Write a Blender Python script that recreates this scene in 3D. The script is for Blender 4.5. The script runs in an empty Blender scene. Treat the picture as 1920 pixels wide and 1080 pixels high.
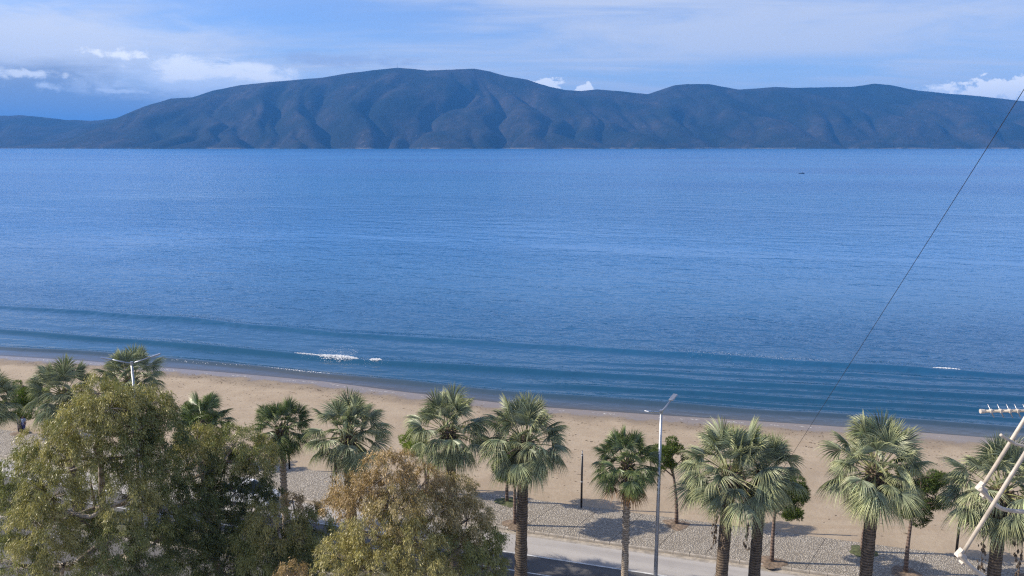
import bpy, bmesh, math, random
import numpy as np
from mathutils import Vector, Matrix

R = math.radians
sc = bpy.context.scene
col = sc.collection

# ------------------------------------------------------------------ camera
CAM_Z = 25.0
PITCH = R(10.26)
FPX = 1478.0                       # focal length in photograph pixels (1920 wide)
cam_d = bpy.data.cameras.new('camera')
cam_d.sensor_width = 36.0
cam_d.lens = FPX / 1920 * 36.0
cam_d.clip_start = 0.1
cam_d.clip_end = 90000
cam = bpy.data.objects.new('camera', cam_d)
col.objects.link(cam)
cam.location = (0, 0, CAM_Z)
cam.rotation_euler = (math.pi / 2 - PITCH, 0, 0)
sc.camera = cam

# ------------------------------------------------------------------ light
SUN_EL = R(33)
SUN_AZ = R(-86)                    # from +Y towards +X; the sun stands to the left
sun_dir = Vector((math.sin(SUN_AZ) * math.cos(SUN_EL), math.cos(SUN_AZ) * math.cos(SUN_EL), math.sin(SUN_EL)))
sun_d = bpy.data.lights.new('sun', 'SUN')
sun_d.energy = 5.0
sun_d.angle = R(0.53)
sun_d.color = (1.0, 0.91, 0.77)
sun = bpy.data.objects.new('sun', sun_d)
col.objects.link(sun)
sun.rotation_euler = sun_dir.to_track_quat('Z', 'Y').to_euler()

vs = sc.view_settings
vs.view_transform = 'Standard'
vs.look = 'None'
vs.exposure = 0.48
vs.gamma = 1.0
sc.render.engine = 'CYCLES'
cy = sc.cycles
cy.max_bounces = 6
cy.diffuse_bounces = 2
cy.glossy_bounces = 3
cy.transmission_bounces = 4
cy.transparent_max_bounces = 8
cy.volume_bounces = 0
cy.use_denoising = False
cy.filter_width = 1.25
try:
    cy.denoiser = 'OPENIMAGEDENOISE'
    cy.denoising_input_passes = 'RGB_ALBEDO_NORMAL'
except Exception:
    pass


# ------------------------------------------------------------------ node helper
class NT:
    def __init__(self, tree):
        self.t = tree
        self.n = tree.nodes
        self.l = tree.links

    def node(self, kind, **kw):
        nd = self.n.new(kind)
        ins = kw.pop('ins', {})
        for k, v in kw.items():
            setattr(nd, k, v)
        for k, v in ins.items():
            self.put(nd.inputs[k], v)
        return nd

    def put(self, sock, v):
        if isinstance(v, bpy.types.NodeSocket):
            self.l.new(v, sock)
        elif isinstance(v, bpy.types.Node):
            self.l.new(v.outputs[0], sock)
        else:
            if hasattr(sock.default_value, '__len__') and not hasattr(v, '__len__'):
                v = [v] * len(sock.default_value)
            if hasattr(sock.default_value, '__len__') and len(sock.default_value) == 4 and len(v) == 3:
                v = (*v, 1)
            sock.default_value = v

    def math(self, op, a, b=0.0, c=None, clamp=False):
        nd = self.n.new('ShaderNodeMath')
        nd.operation = op
        nd.use_clamp = clamp
        self.put(nd.inputs[0], a)
        self.put(nd.inputs[1], b)
        if c is not None:
            self.put(nd.inputs[2], c)
        return nd.outputs[0]

    def mix(self, f, a, b, blend='MIX'):
        nd = self.n.new('ShaderNodeMix')
        nd.data_type = 'RGBA'
        nd.blend_type = blend
        self.put(nd.inputs[0], f)
        self.put(nd.inputs[6], a)
        self.put(nd.inputs[7], b)
        return nd.outputs[2]

    def ramp(self, f, lo, hi, a=0.0, b=1.0, smooth=True):
        nd = self.n.new('ShaderNodeMapRange')
        nd.interpolation_type = 'SMOOTHSTEP' if smooth else 'LINEAR'
        self.put(nd.inputs[0], f)
        self.put(nd.inputs[1], lo)
        self.put(nd.inputs[2], hi)
        self.put(nd.inputs[3], a)
        self.put(nd.inputs[4], b)
        return nd.outputs[0]

    def noise(self, vec, scale, detail=4.0, rough=0.55, dist=0.0):
        nd = self.n.new('ShaderNodeTexNoise')
        self.put(nd.inputs['Vector'], vec)
        nd.inputs['Scale'].default_value = scale
        nd.inputs['Detail'].default_value = detail
        nd.inputs['Roughness'].default_value = rough
        nd.inputs['Distortion'].default_value = dist
        return nd.outputs[0]

    def mapping(self, vec, loc=(0, 0, 0), rot=(0, 0, 0), scale=(1, 1, 1)):
        nd = self.n.new('ShaderNodeMapping')
        self.put(nd.inputs[0], vec)
        nd.inputs[1].default_value = loc
        nd.inputs[2].default_value = rot
        nd.inputs[3].default_value = scale
        return nd.outputs[0]


# ------------------------------------------------------------------ world sky
world = bpy.data.worlds.new('World')
sc.world = world
world.use_nodes = True
wn = NT(world.node_tree)
wn.n.clear()
w_out = wn.node('ShaderNodeOutputWorld')
w_bg = wn.node('ShaderNodeBackground')
wn.l.new(w_bg.outputs[0], w_out.inputs[0])
sky = wn.node('ShaderNodeTexSky', sky_type='NISHITA')
sky.sun_disc = False
sky.sun_elevation = SUN_EL
sky.sun_rotation = SUN_AZ
sky.altitude = 100
sky.air_density = 1.0
sky.dust_density = 0.15
sky.ozone_density = 4.5
SKY_STRENGTH = 0.15
w_bg.inputs[1].default_value = SKY_STRENGTH
gen = wn.node('ShaderNodeTexCoord').outputs['Generated']
sep = wn.node('ShaderNodeSeparateXYZ', ins={0: gen})
dx, dy, dz = sep.outputs[0], sep.outputs[1], sep.outputs[2]
zc = wn.math('MAXIMUM', dz, 0.0)
# a high veil, as seen on a flat cloud deck
den = wn.math('ADD', zc, 0.10)
cx = wn.math('DIVIDE', dx, den)
cyy = wn.math('DIVIDE', dy, den)
deck = wn.node('ShaderNodeCombineXYZ', ins={0: cx, 1: cyy, 2: 0.0}).outputs[0]
veil_n = wn.noise(wn.mapping(deck, loc=(7.7, 4.1, 0), rot=(0, 0, R(18)), scale=(0.30, 0.75, 1)), 1.0, 7, 0.6, 0.5)
veil = wn.ramp(veil_n, 0.26, 0.64)
streak = wn.noise(wn.mapping(deck, rot=(0, 0, R(24)), scale=(0.5, 2.6, 1)), 1.5, 6, 0.65, 0.8)
veil = wn.math('MULTIPLY', veil, wn.ramp(streak, 0.25, 0.72, 0.45, 1.0))
base_sky = wn.mix(1.0, sky.outputs[0], (0.57, 0.62, 0.81), 'MULTIPLY')
CW = 1.0 / SKY_STRENGTH


def cw(r, g, b):
    return (r * CW * 0.655, g * CW * 0.655, b * CW * 0.685)


# low clouds over the ridge: direction (azimuth, elevation) with ragged edges
azi = wn.math('ARCTAN2', dx, dy)
ele = wn.math('ARCSINE', dz)
ae = wn.node('ShaderNodeCombineXYZ', ins={0: azi, 1: ele, 2: 0.0}).outputs[0]
rag = wn.noise(wn.mapping(ae, scale=(1.0, 2.6, 1)), 22, 7, 0.62, 0.3)
rag2 = wn.noise(wn.mapping(ae, scale=(1.0, 1.5, 1)), 60, 6, 0.6, 0.2)
ragw = wn.noise(wn.mapping(ae, scale=(1.0, 4.5, 1)), 9, 6, 0.6, 0.4)


def px_ae(px, py):
    u = (px - 960) / FPX
    v = (py - 540) / FPX
    d = Vector((u, math.cos(PITCH) - v * math.sin(PITCH), -(math.sin(PITCH) + v * math.cos(PITCH)))).normalized()
    return math.atan2(d.x, d.y), math.asin(d.z)


def blob(px, py, rx, ry, nz, amp, lo=0.35, hi=0.75):
    a, e = px_ae(px, py)
    qa = wn.math('DIVIDE', wn.math('SUBTRACT', azi, a), rx / FPX)
    qe = wn.math('DIVIDE', wn.math('SUBTRACT', ele, e), ry / FPX)
    d2 = wn.math('ADD', wn.math('MULTIPLY', qa, qa), wn.math('MULTIPLY', qe, qe))
    g = wn.math('EXPONENT', wn.math('MULTIPLY', d2, -1.0))
    s = wn.math('ADD', g, wn.math('MULTIPLY', wn.math('SUBTRACT', nz, 0.5), amp))
    s = wn.math('MULTIPLY', s, wn.ramp(g, 0.02, 0.2))
    return wn.ramp(s, lo, hi)


def lay(base, mask, k, colr):
    return wn.mix(wn.math('MULTIPLY', mask, k), base, colr)


def lowc(r, g, b):
    return cw(r * 1.42, g * 1.40, b * 1.32)


clear = blob(610, 22, 330, 46, ragw, 1.0, 0.1, 0.9)
clear2 = blob(1440, 132, 230, 22, ragw, 1.4, 0.15, 0.9)
sheet = blob(1430, 60, 560, 75, ragw, 1.2, 0.1, 1.0)
veil = wn.math('MAXIMUM', veil, wn.math('MULTIPLY', sheet, 0.9))
veil = wn.math('MULTIPLY', veil, wn.math('SUBTRACT', 1.0, wn.math('MULTIPLY', clear, 0.8)))
veil = wn.math('MULTIPLY', veil, wn.math('SUBTRACT', 1.0, wn.math('MULTIPLY', clear2, 0.7)))
skycol = wn.mix(wn.math('MULTIPLY', veil, 0.88), base_sky, cw(0.82, 0.88, 0.98))
# broad pale sheet on the left, slate-blue rain band below it, bright tufts
skycol = lay(skycol, blob(30, 82, 330, 70, ragw, 1.3, 0.1, 0.9), 0.9, lowc(0.66, 0.72, 0.84))
skycol = lay(skycol, blob(30, 200, 380, 68, ragw, 0.9, 0.15, 0.8), 0.9, cw(0.34, 0.43, 0.58))
skycol = lay(skycol, blob(390, 150, 190, 40, rag, 1.6, 0.15, 0.9), 0.8, lowc(0.66, 0.76, 0.94))
skycol = lay(skycol, blob(410, 132, 130, 20, rag, 2.4, 0.30, 0.85), 0.85, lowc(0.92, 0.96, 1.02))
skycol = lay(skycol, blob(640, 114, 170, 14, rag, 2.0, 0.3, 0.9), 0.55, cw(0.42, 0.54, 0.80))
skycol = lay(skycol, blob(215, 101, 70, 10, rag2, 2.6, 0.45, 1.1), 0.9, lowc(1.0, 1.03, 1.06))
skycol = lay(skycol, blob(10, 135, 100, 10, rag2, 2.8, 0.45, 1.2), 0.8, lowc(0.92, 0.97, 1.04))
skycol = lay(skycol, blob(95, 163, 56, 9, rag2, 2.6, 0.5, 1.3), 0.75, lowc(0.72, 0.82, 1.0))
skycol = lay(skycol, blob(225, 171, 50, 5, rag2, 2.0, 0.5, 0.95), 0.7, lowc(0.70, 0.80, 0.98))
skycol = lay(skycol, blob(1018, 158, 50, 13, rag2, 2.2, 0.50, 0.72), 0.9, lowc(0.96, 1.0, 1.05))
skycol = lay(skycol, blob(1097, 168, 24, 13, rag2, 1.8, 0.50, 0.70), 0.95, lowc(1.0, 1.03, 1.06))
skycol = lay(skycol, blob(1830, 182, 125, 30, rag2, 2.0, 0.46, 0.72), 0.85, lowc(0.80, 0.88, 1.0))
skycol = lay(skycol, blob(1868, 165, 85, 22, rag2, 2.2, 0.50, 0.72), 0.95, lowc(1.05, 1.07, 1.08))
wn.l.new(skycol, w_bg.inputs[0])

# ------------------------------------------------------------------ geometry helpers
SN, CS = math.sin(PITCH), math.cos(PITCH)


def gpt(px, py, z=0.0):
    """where the sight line through a spot of the photograph meets the level z"""
    u, v = (px - 960) / FPX, (py - 540) / FPX
    t = (CAM_Z - z) / (SN + v * CS)
    return Vector((u * t, t * (CS - v * SN), z))


def ypt(px, py, Y):
    u, v = (px - 960) / FPX, (py - 540) / FPX
    t = Y / (CS - v * SN)
    return Vector((u * t, Y, CAM_Z - t * (SN + v * CS)))


# shore frame: s runs along the kerb, w from the kerb to the sea
KO = Vector((0, 48.5, 0))
A16 = R(16.7)
AX = Vector((math.cos(A16), -math.sin(A16), 0))
NX = Vector((math.sin(A16), math.cos(A16), 0))


def sw(s, w, z=0.0):
    p = KO + AX * s + NX * w
    return Vector((p.x, p.y, z))


def to_sw(p):
    d = Vector((p[0], p[1], 0)) - KO
    return d.dot(AX), d.dot(NX)


def row_pt(px, w, py=900):
    """point of the line at distance w from the kerb that stands in image column px (for a height seen at row py)"""
    u, v = (px - 960) / FPX, (py - 540) / FPX
    d = Vector((u, CS - v * SN, 0))
    k = (KO.dot(NX) + w) / d.dot(NX)
    return d * k


def link(name, me, mat=None, parent=None, kind=None):
    o = bpy.data.objects.new(name, me)
    col.objects.link(o)
    if mat is not None and me is not None and len(me.materials) == 0:
        me.materials.append(mat)
    if parent is not None:
        o.parent = parent
    if kind:
        o['kind'] = kind
    return o


def tag(o, label, cat, group=None):
    o['label'] = label
    o['category'] = cat
    if group:
        o['group'] = group
    return o


def thing(name, label, cat, loc=(0, 0, 0), rz=0.0, group=None):
    o = bpy.data.objects.new(name, None)
    col.objects.link(o)
    o.empty_display_size = 0.2
    o.location = loc
    o.rotation_euler = (0, 0, rz)
    return tag(o, label, cat, group)


def mesh(name, verts, faces, smooth=False):
    me = bpy.data.meshes.new(name)
    me.from_pydata([tuple(v) for v in verts], [], faces)
    if smooth:
        me.polygons.foreach_set('use_smooth', [True] * len(me.polygons))
    me.update()
    return me


def np_mesh(name, verts, faces, smooth=False):
    """fast mesh from numpy arrays; faces (n,3) or (n,4)"""
    verts = np.asarray(verts, dtype=np.float32)
    faces = np.asarray(faces, dtype=np.int32)
    me = bpy.data.meshes.new(name)
    n, k = faces.shape
    me.vertices.add(len(verts))
    me.vertices.foreach_set('co', verts.ravel())
    me.loops.add(n * k)
    me.loops.foreach_set('vertex_index', faces.ravel())
    me.polygons.add(n)
    me.polygons.foreach_set('loop_start', np.arange(0, n * k, k, dtype=np.int32))
    me.polygons.foreach_set('loop_total', np.full(n, k, dtype=np.int32))
    if smooth:
        me.polygons.foreach_set('use_smooth', np.ones(n, dtype=bool))
    me.update(calc_edges=True)
    me.validate()
    return me


def set_color(me, cols, name='tint'):
    at = me.color_attributes.new(name, 'FLOAT_COLOR', 'POINT')
    c = np.ones((len(me.vertices), 4), dtype=np.float32)
    c[:, :3] = cols
    at.data.foreach_set('color', c.ravel())


def grid_faces(nu, nv):
    i = np.arange((nu - 1) * (nv - 1))
    a = (i // (nv - 1)) * nv + i % (nv - 1)
    return np.stack([a, a + nv, a + nv + 1, a + 1], 1)


def tube_geo(pts, radii, seg=8, cap=True):
    """tapered tube along points; returns verts, faces"""
    pts = [Vector(p) for p in pts]
    vs_, fs = [], []
    n = len(pts)
    ref = Vector((0.31, 0.17, 0.93)).normalized()
    for i, p in enumerate(pts):
        d = (pts[min(i + 1, n - 1)] - pts[max(i - 1, 0)]).normalized()
        a = d.cross(ref)
        if a.length < 1e-3:
            a = d.cross(Vector((1, 0, 0)))
        a.normalize()
        b = d.cross(a)
        for k in range(seg):
            t = 2 * math.pi * k / seg
            vs_.append(p + (a * math.cos(t) + b * math.sin(t)) * radii[i])
    for i in range(n - 1):
        for k in range(seg):
            k2 = (k + 1) % seg
            fs.append((i * seg + k, i * seg + k2, (i + 1) * seg + k2, (i + 1) * seg + k))
    if cap:
        fs.append(tuple(range(seg - 1, -1, -1)))
        fs.append(tuple((n - 1) * seg + k for k in range(seg)))
    return vs_, fs


class MB:
    def __init__(self):
        self.v, self.f = [], []

    def add(self, vf):
        o = len(self.v)
        self.v += [Vector(p) for p in vf[0]]
        self.f += [tuple(i + o for i in f) for f in vf[1]]
        return self

    def tube(self, pts, radii, seg=8):
        if not hasattr(radii, '__len__'):
            radii = [radii] * len(pts)
        return self.add(tube_geo(pts, radii, seg))

    def box(self, c, sz, rot=None):
        c = Vector(c)
        vs_ = []
        for x in (-1, 1):
            for y in (-1, 1):
                for z in (-1, 1):
                    p = Vector((x * sz[0] / 2, y * sz[1] / 2, z * sz[2] / 2))
                    if rot is not None:
                        p = rot @ p
                    vs_.append(c + p)
        fs = [(0, 1, 3, 2), (4, 6, 7, 5), (0, 4, 5, 1), (2, 3, 7, 6), (0, 2, 6, 4), (1, 5, 7, 3)]
        return self.add((vs_, fs))

    def build(self, name, mat, parent=None, smooth=False, bevel=0.0, kind=None):
        me = mesh(name, self.v, self.f, smooth)
        if bevel > 0:
            bm = bmesh.new()
            bm.from_mesh(me)
            bmesh.ops.bevel(bm, geom=bm.edges[:], offset=bevel, segments=2, profile=0.6, affect='EDGES')
            bm.to_mesh(me)
            bm.free()
        return link(name, me, mat, parent, kind)


_rs = np.random.RandomState(7)
_perm = _rs.permutation(512)
_perm = np.concatenate([_perm, _perm])
_grad = _rs.rand(512) * 2 * np.pi


def perlin(x, y):
    x = np.asarray(x, dtype=np.float64)
    y = np.asarray(y, dtype=np.float64)
    xi, yi = np.floor(x).astype(int), np.floor(y).astype(int)
    xf, yf = x - xi, y - yi

    def g(ix, iy, ax, ay):
        a = _grad[_perm[(_perm[ix & 511] + iy) & 511]]
        return np.cos(a) * ax + np.sin(a) * ay
    u = xf * xf * xf * (xf * (xf * 6 - 15) + 10)
    v = yf * yf * yf * (yf * (yf * 6 - 15) + 10)
    n00, n10 = g(xi, yi, xf, yf), g(xi + 1, yi, xf - 1, yf)
    n01, n11 = g(xi, yi + 1, xf, yf - 1), g(xi + 1, yi + 1, xf - 1, yf - 1)
    return (n00 * (1 - u) + n10 * u) * (1 - v) + (n01 * (1 - u) + n11 * u) * v


def fbm(x, y, o=4, g=0.5):
    r, a, f = 0, 1.0, 1.0
    for k in range(o):
        r = r + a * perlin(x * f + 17.3 * k, y * f + 5.1 * k)
        a *= g
        f *= 2.03
    return r


# ------------------------------------------------------------------ materials
def new_mat(name):
    m = bpy.data.materials.new(name)
    m.use_nodes = True
    t = NT(m.node_tree)
    t.n.clear()
    out = t.node('ShaderNodeOutputMaterial')
    b = t.node('ShaderNodeBsdfPrincipled')
    t.l.new(b.outputs[0], out.inputs[0])
    return m, t, b, out


def simple_mat(name, c, rough=0.6, metal=0.0, var=0.12, scale=6.0, bump=0.0, spec=0.5):
    m, t, b, o = new_mat(name)
    co = t.node('ShaderNodeTexCoord').outputs['Object']
    n = t.noise(co, scale, 5, 0.6)
    lo = tuple(x * (1 - var) for x in c)
    hi = tuple(min(1, x * (1 + var)) for x in c)
    t.put(b.inputs['Base Color'], t.mix(t.ramp(n, 0.3, 0.7), lo, hi))
    b.inputs['Roughness'].default_value = rough
    b.inputs['Metallic'].default_value = metal
    b.inputs['Specular IOR Level'].default_value = spec
    if bump:
        bp = t.node('ShaderNodeBump', ins={'Height': n, 'Strength': 0.8, 'Distance': bump})
        t.put(b.inputs['Normal'], bp)
    return m


def leaf_mat(name, c=None, rough=0.45, trans=0.25, spec=0.4, var=0.25, attr='tint'):
    m, t, b, o = new_mat(name)
    if c is None:
        cc = t.node('ShaderNodeAttribute', attribute_name=attr).outputs['Color']
    else:
        rnd = t.node('ShaderNodeObjectInfo').outputs['Random']
        cc = t.mix(rnd, tuple(x * (1 - var) for x in c), tuple(x * (1 + var) for x in c))
        at = t.node('ShaderNodeAttribute', attribute_name=attr).outputs['Color']
        cc = t.mix(1.0, cc, at, 'MULTIPLY')
    t.put(b.inputs['Base Color'], cc)
    b.inputs['Roughness'].default_value = rough
    b.inputs['Specular IOR Level'].default_value = spec
    tr = t.node('ShaderNodeBsdfTranslucent')
    t.put(tr.inputs[0], t.mix(1.0, cc, (1.1, 1.2, 0.6), 'MULTIPLY'))
    mx = t.node('ShaderNodeMixShader', ins={0: trans})
    t.l.new(b.outputs[0], mx.inputs[1])
    t.l.new(tr.outputs[0], mx.inputs[2])
    t.l.new(mx.outputs[0], o.inputs[0])
    return m


WL = -1.1            # sea level; the promenade is level 0


def world_pos(t):
    return t.node('ShaderNodeNewGeometry').outputs['Position']


def mat_sea():
    m, t, b, o = new_mat('sea_water')
    pos = t.mapping(world_pos(t), rot=(0, 0, A16))
    big = t.noise(t.mapping(pos, scale=(0.35, 1.0, 1)), 0.012, 5, 0.6, 0.6)
    mid = t.noise(t.mapping(pos, scale=(0.30, 1.0, 1)), 0.05, 4, 0.6, 0.3)
    h1 = t.noise(t.mapping(pos, scale=(0.70, 1.0, 1)), 0.19, 3, 0.5, 0.3)
    h2 = t.noise(t.mapping(pos, rot=(0, 0, R(-14)), scale=(0.60, 1.0, 1)), 0.62, 3, 0.55, 0.3)
    h3 = t.noise(t.mapping(pos, rot=(0, 0, R(12)), scale=(0.4, 1.0, 1)), 0.13, 2, 0.5)
    vast = t.noise(t.mapping(pos, loc=(310, 120, 0), scale=(0.45, 1.0, 1)), 0.0032, 4, 0.55, 0.8)
    patch = t.math('MULTIPLY', t.ramp(big, 0.36, 0.62, 0.5, 1.35), t.ramp(vast, 0.38, 0.60, 0.55, 1.25))
    crest1 = t.math('SUBTRACT', 1.0, t.math('ABSOLUTE', t.math('MULTIPLY_ADD', h1, 4.0, -2.0)))
    crest2 = t.math('SUBTRACT', 1.0, t.math('ABSOLUTE', t.math('MULTIPLY_ADD', h2, 4.0, -2.0)))
    hh = t.math('ADD', t.math('MULTIPLY', crest1, 0.15), t.math('MULTIPLY', crest2, 0.07))
    h4 = t.noise(t.mapping(pos, rot=(0, 0, R(8)), scale=(0.5, 1.0, 1)), 1.5, 2, 0.5, 0.3)
    hh = t.math('ADD', hh, t.math('MULTIPLY', h4, 0.06))
    hh = t.math('ADD', t.math('MULTIPLY', hh, patch), t.math('MULTIPLY', h3, 0.35))
    calm = t.node('ShaderNodeAttribute', attribute_name='chop').outputs['Fac']
    hh = t.math('MULTIPLY', hh, calm)
    bp = t.node('ShaderNodeBump', ins={'Height': hh, 'Strength': 1.0, 'Distance': 1.0})
    t.put(b.inputs['Normal'], bp)
    at = t.node('ShaderNodeAttribute', attribute_name='tint').outputs['Color']
    t.put(b.inputs['Base Color'], t.mix(1.0, at, t.mix(t.ramp(vast, 0.36, 0.62), (1.35, 1.18, 1.10), (0.70, 0.86, 0.93)), 'MULTIPLY'))
    t.put(b.inputs['Roughness'], t.node('ShaderNodeAttribute', attribute_name='rough').outputs['Fac'])
    b.inputs['IOR'].default_value = 1.333
    return m


def mat_sand():
    m, t, b, o = new_mat('beach_sand')
    pos = world_pos(t)
    n1 = t.noise(pos, 0.35, 6, 0.6)
    n2 = t.noise(pos, 3.0, 6, 0.7)
    n3 = t.noise(pos, 30.0, 3, 0.7)
    c = t.mix(t.ramp(n1, 0.35, 0.65), (0.335, 0.262, 0.182), (0.390, 0.312, 0.222))
    c = t.mix(t.ramp(n2, 0.40, 0.75, 0, 0.5), c, (0.31, 0.22, 0.135))
    n5 = t.noise(t.mapping(pos, rot=(0, 0, A16), scale=(0.05, 1.0, 1)), 1.6, 4, 0.6)
    c = t.mix(t.ramp(n5, 0.5, 0.7, 0, 0.4), c, (0.31, 0.225, 0.145))
    z = t.node('ShaderNodeSeparateXYZ', ins={0: pos}).outputs[2]
    zz = t.math('ADD', z, t.math('MULTIPLY', t.math('SUBTRACT', n1, 0.5), 0.10))
    damp = t.ramp(zz, WL + 0.12, WL + 0.03, 0, 1)
    soak = t.ramp(zz, WL + 0.055, WL + 0.015, 0, 1)
    c = t.mix(t.math('MULTIPLY', damp, 0.55), c, (0.13, 0.10, 0.075))
    t.put(b.inputs['Base Color'], c)
    t.put(b.inputs['Roughness'], t.mix(soak, 0.85, 0.12))
    b.inputs['Specular IOR Level'].default_value = 0.45
    hh = t.math('ADD', t.math('MULTIPLY', n2, 0.05), t.math('MULTIPLY', n3, 0.006))
    hh = t.math('MULTIPLY', hh, t.math('SUBTRACT', 1.0, t.math('MULTIPLY', soak, 0.95)))
    t.put(b.inputs['Normal'], t.node('ShaderNodeBump', ins={'Height': hh, 'Strength': 0.8, 'Distance': 1.0}))
    return m


def mat_pebble():
    m, t, b, o = new_mat('pebble_paving')
    pos = t.mapping(world_pos(t), rot=(0, 0, A16), scale=(0.85, 1.15, 1))
    wob = t.noise(pos, 2.0, 3)
    p2 = t.node('ShaderNodeVectorMath', operation='ADD', ins={0: pos, 1: t.node('ShaderNodeCombineXYZ', ins={0: t.math('MULTIPLY', wob, 0.25), 1: t.math('MULTIPLY', wob, 0.2), 2: 0.0})}).outputs[0]
    vo = t.node('ShaderNodeTexVoronoi', feature='F1')
    t.put(vo.inputs['Vector'], p2)
    vo.inputs['Scale'].default_value = 11.5
    d = vo.outputs['Distance']
    stone = t.ramp(d, 0.36, 0.60, 1, 0)
    sepc = t.node('ShaderNodeSeparateColor', ins={0: vo.outputs['Color']}).outputs[0]
    sc_ = t.mix(sepc, (0.43, 0.375, 0.30), (0.66, 0.59, 0.49))
    n = t.noise(pos, 0.6, 5, 0.6)
    sc_ = t.mix(t.ramp(n, 0.4, 0.7, 0, 0.35), sc_, (0.30, 0.25, 0.19))
    t.put(b.inputs['Base Color'], t.mix(stone, (0.20, 0.17, 0.132), sc_))
    b.inputs['Roughness'].default_value = 0.75
    hh = t.math('MULTIPLY', t.ramp(d, 0.0, 0.6, 1, 0), 0.06)
    t.put(b.inputs['Normal'], t.node('ShaderNodeBump', ins={'Height': hh, 'Strength': 1.0, 'Distance': 1.0}))
    return m


def mat_asphalt(name, lo, hi, tracks=True):
    m, t, b, o = new_mat(name)
    pos = t.mapping(world_pos(t), rot=(0, 0, A16))
    n1 = t.noise(t.mapping(pos, scale=(0.06, 0.9, 1)), 1.2, 5, 0.6)
    n2 = t.noise(pos, 0.5, 5, 0.65)
    n3 = t.noise(pos, 45, 3, 0.7)
    f = t.math('ADD', t.math('MULTIPLY', n1, 0.6), t.math('MULTIPLY', n2, 0.4))
    c = t.mix(t.ramp(f, 0.35, 0.65), lo, hi)
    c = t.mix(t.ramp(n3, 0.35, 0.7, 0, 0.25), c, tuple(x * 0.6 for x in lo))
    t.put(b.inputs['Base Color'], c)
    b.inputs['Roughness'].default_value = 0.85
    t.put(b.inputs['Normal'], t.node('ShaderNodeBump', ins={'Height': n3, 'Strength': 0.5, 'Distance': 0.006}))
    return m


def mat_hill(name, far=False):
    m, t, b, o = new_mat(name)
    pos = world_pos(t)
    n1 = t.noise(pos, 0.0016, 6, 0.62)
    n2 = t.noise(pos, 0.012, 6, 0.7)
    n3 = t.noise(pos, 0.03, 4, 0.7)
    c = t.mix(t.ramp(n1, 0.38, 0.64), (0.010, 0.016, 0.012), (0.046, 0.040, 0.034))
    c = t.mix(t.ramp(n2, 0.45, 0.72, 0, 0.6), c, (0.018, 0.024, 0.015))
    n4 = t.noise(pos, 0.0055, 6, 0.72, 0.4)
    c = t.mix(t.ramp(n4, 0.42, 0.60, 0, 0.5), c, (0.010, 0.016, 0.010))
    rock = t.math('MULTIPLY', t.ramp(n3, 0.60, 0.70), t.ramp(n1, 0.48, 0.62))
    c = t.mix(t.math('MULTIPLY', rock, 0.35), c, (0.34, 0.30, 0.26))
    z = t.node('ShaderNodeSeparateXYZ', ins={0: pos}).outputs[2]
    shore = t.math('MULTIPLY', t.ramp(z, 10, 4), t.ramp(t.noise(pos, 0.004, 5, 0.7), 0.46, 0.62))
    c = t.mix(t.math('MULTIPLY', shore, 0.3), c, (0.42, 0.38, 0.33))
    t.put(b.inputs['Base Color'], c)
    b.inputs['Roughness'].default_value = 0.95
    b.inputs['Specular IOR Level'].default_value = 0.1
    t.put(b.inputs['Normal'], t.node('ShaderNodeBump', ins={'Height': n2, 'Strength': 0.6, 'Distance': 35.0}))
    return m


M_sea = mat_sea()
M_sand = mat_sand()
M_pebble = mat_pebble()
M_road = mat_asphalt('asphalt', (0.085, 0.080, 0.078), (0.135, 0.128, 0.122))
M_lane = mat_asphalt('pale_lane', (0.33, 0.305, 0.285), (0.43, 0.40, 0.37))
M_pave = mat_asphalt('concrete_paving', (0.27, 0.25, 0.225), (0.38, 0.35, 0.32))
M_kerb = simple_mat('kerb_concrete', (0.36, 0.315, 0.26), 0.85, var=0.3, scale=3.0, bump=0.01)
M_paint = simple_mat('road_paint', (0.62, 0.61, 0.58), 0.6, var=0.25, scale=2.5)
M_soil = simple_mat('soil', (0.185, 0.135, 0.095), 0.95, var=0.45, scale=5, bump=0.05)
M_soilg = simple_mat('grassy_soil', (0.075, 0.085, 0.035), 0.95, var=0.45, scale=6, bump=0.05)
M_turf = simple_mat('dry_turf', (0.085, 0.085, 0.04), 0.95, var=0.4, scale=2.5, bump=0.05)
M_ground = simple_mat('ground_earth', (0.20, 0.165, 0.12), 0.95, var=0.2, scale=0.2)
M_hill = mat_hill('scrub_hill')
M_foam = simple_mat('foam', (0.82, 0.83, 0.84), 0.9, var=0.06, scale=20)
M_debris = simple_mat('seaweed_debris', (0.10, 0.07, 0.045), 0.9, var=0.5, scale=3)
M_galv = simple_mat('galvanised_steel', (0.36, 0.38, 0.42), 0.38, 0.75, var=0.15, scale=3)
M_black = simple_mat('black_paint', (0.020, 0.018, 0.020), 0.4, 0.0, var=0.3, scale=4)
M_lampglass = simple_mat('lamp_glass', (0.55, 0.56, 0.58), 0.25, 0.0, var=0.05)
M_white = simple_mat('white_paint', (0.72, 0.72, 0.72), 0.35, var=0.05)
M_cream = simple_mat('cream_coated_tube', (0.48, 0.42, 0.35), 0.45, 0.0, var=0.28, scale=14)
M_plast = simple_mat('grey_plastic', (0.52, 0.46, 0.40), 0.5, var=0.12, scale=20)
M_wire = simple_mat('cable_rubber', (0.012, 0.013, 0.018), 0.5, var=0.2)
M_trunk_palm = None
M_frond = leaf_mat('palm_leaf', (0.215, 0.248, 0.158), 0.46, 0.08, 0.5, 0.16)
M_frond_g = leaf_mat('palm_leaf_green', (0.115, 0.155, 0.068), 0.40, 0.10, 0.5, 0.16)
M_frond_dead = leaf_mat('palm_leaf_dry', (0.24, 0.15, 0.075), 0.7, 0.1, 0.2, 0.2)
M_leaf = leaf_mat('gum_leaf', None, 0.42, 0.22, 0.45)
M_needle = leaf_mat('pine_needle', None, 0.55, 0.2, 0.25)


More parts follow.
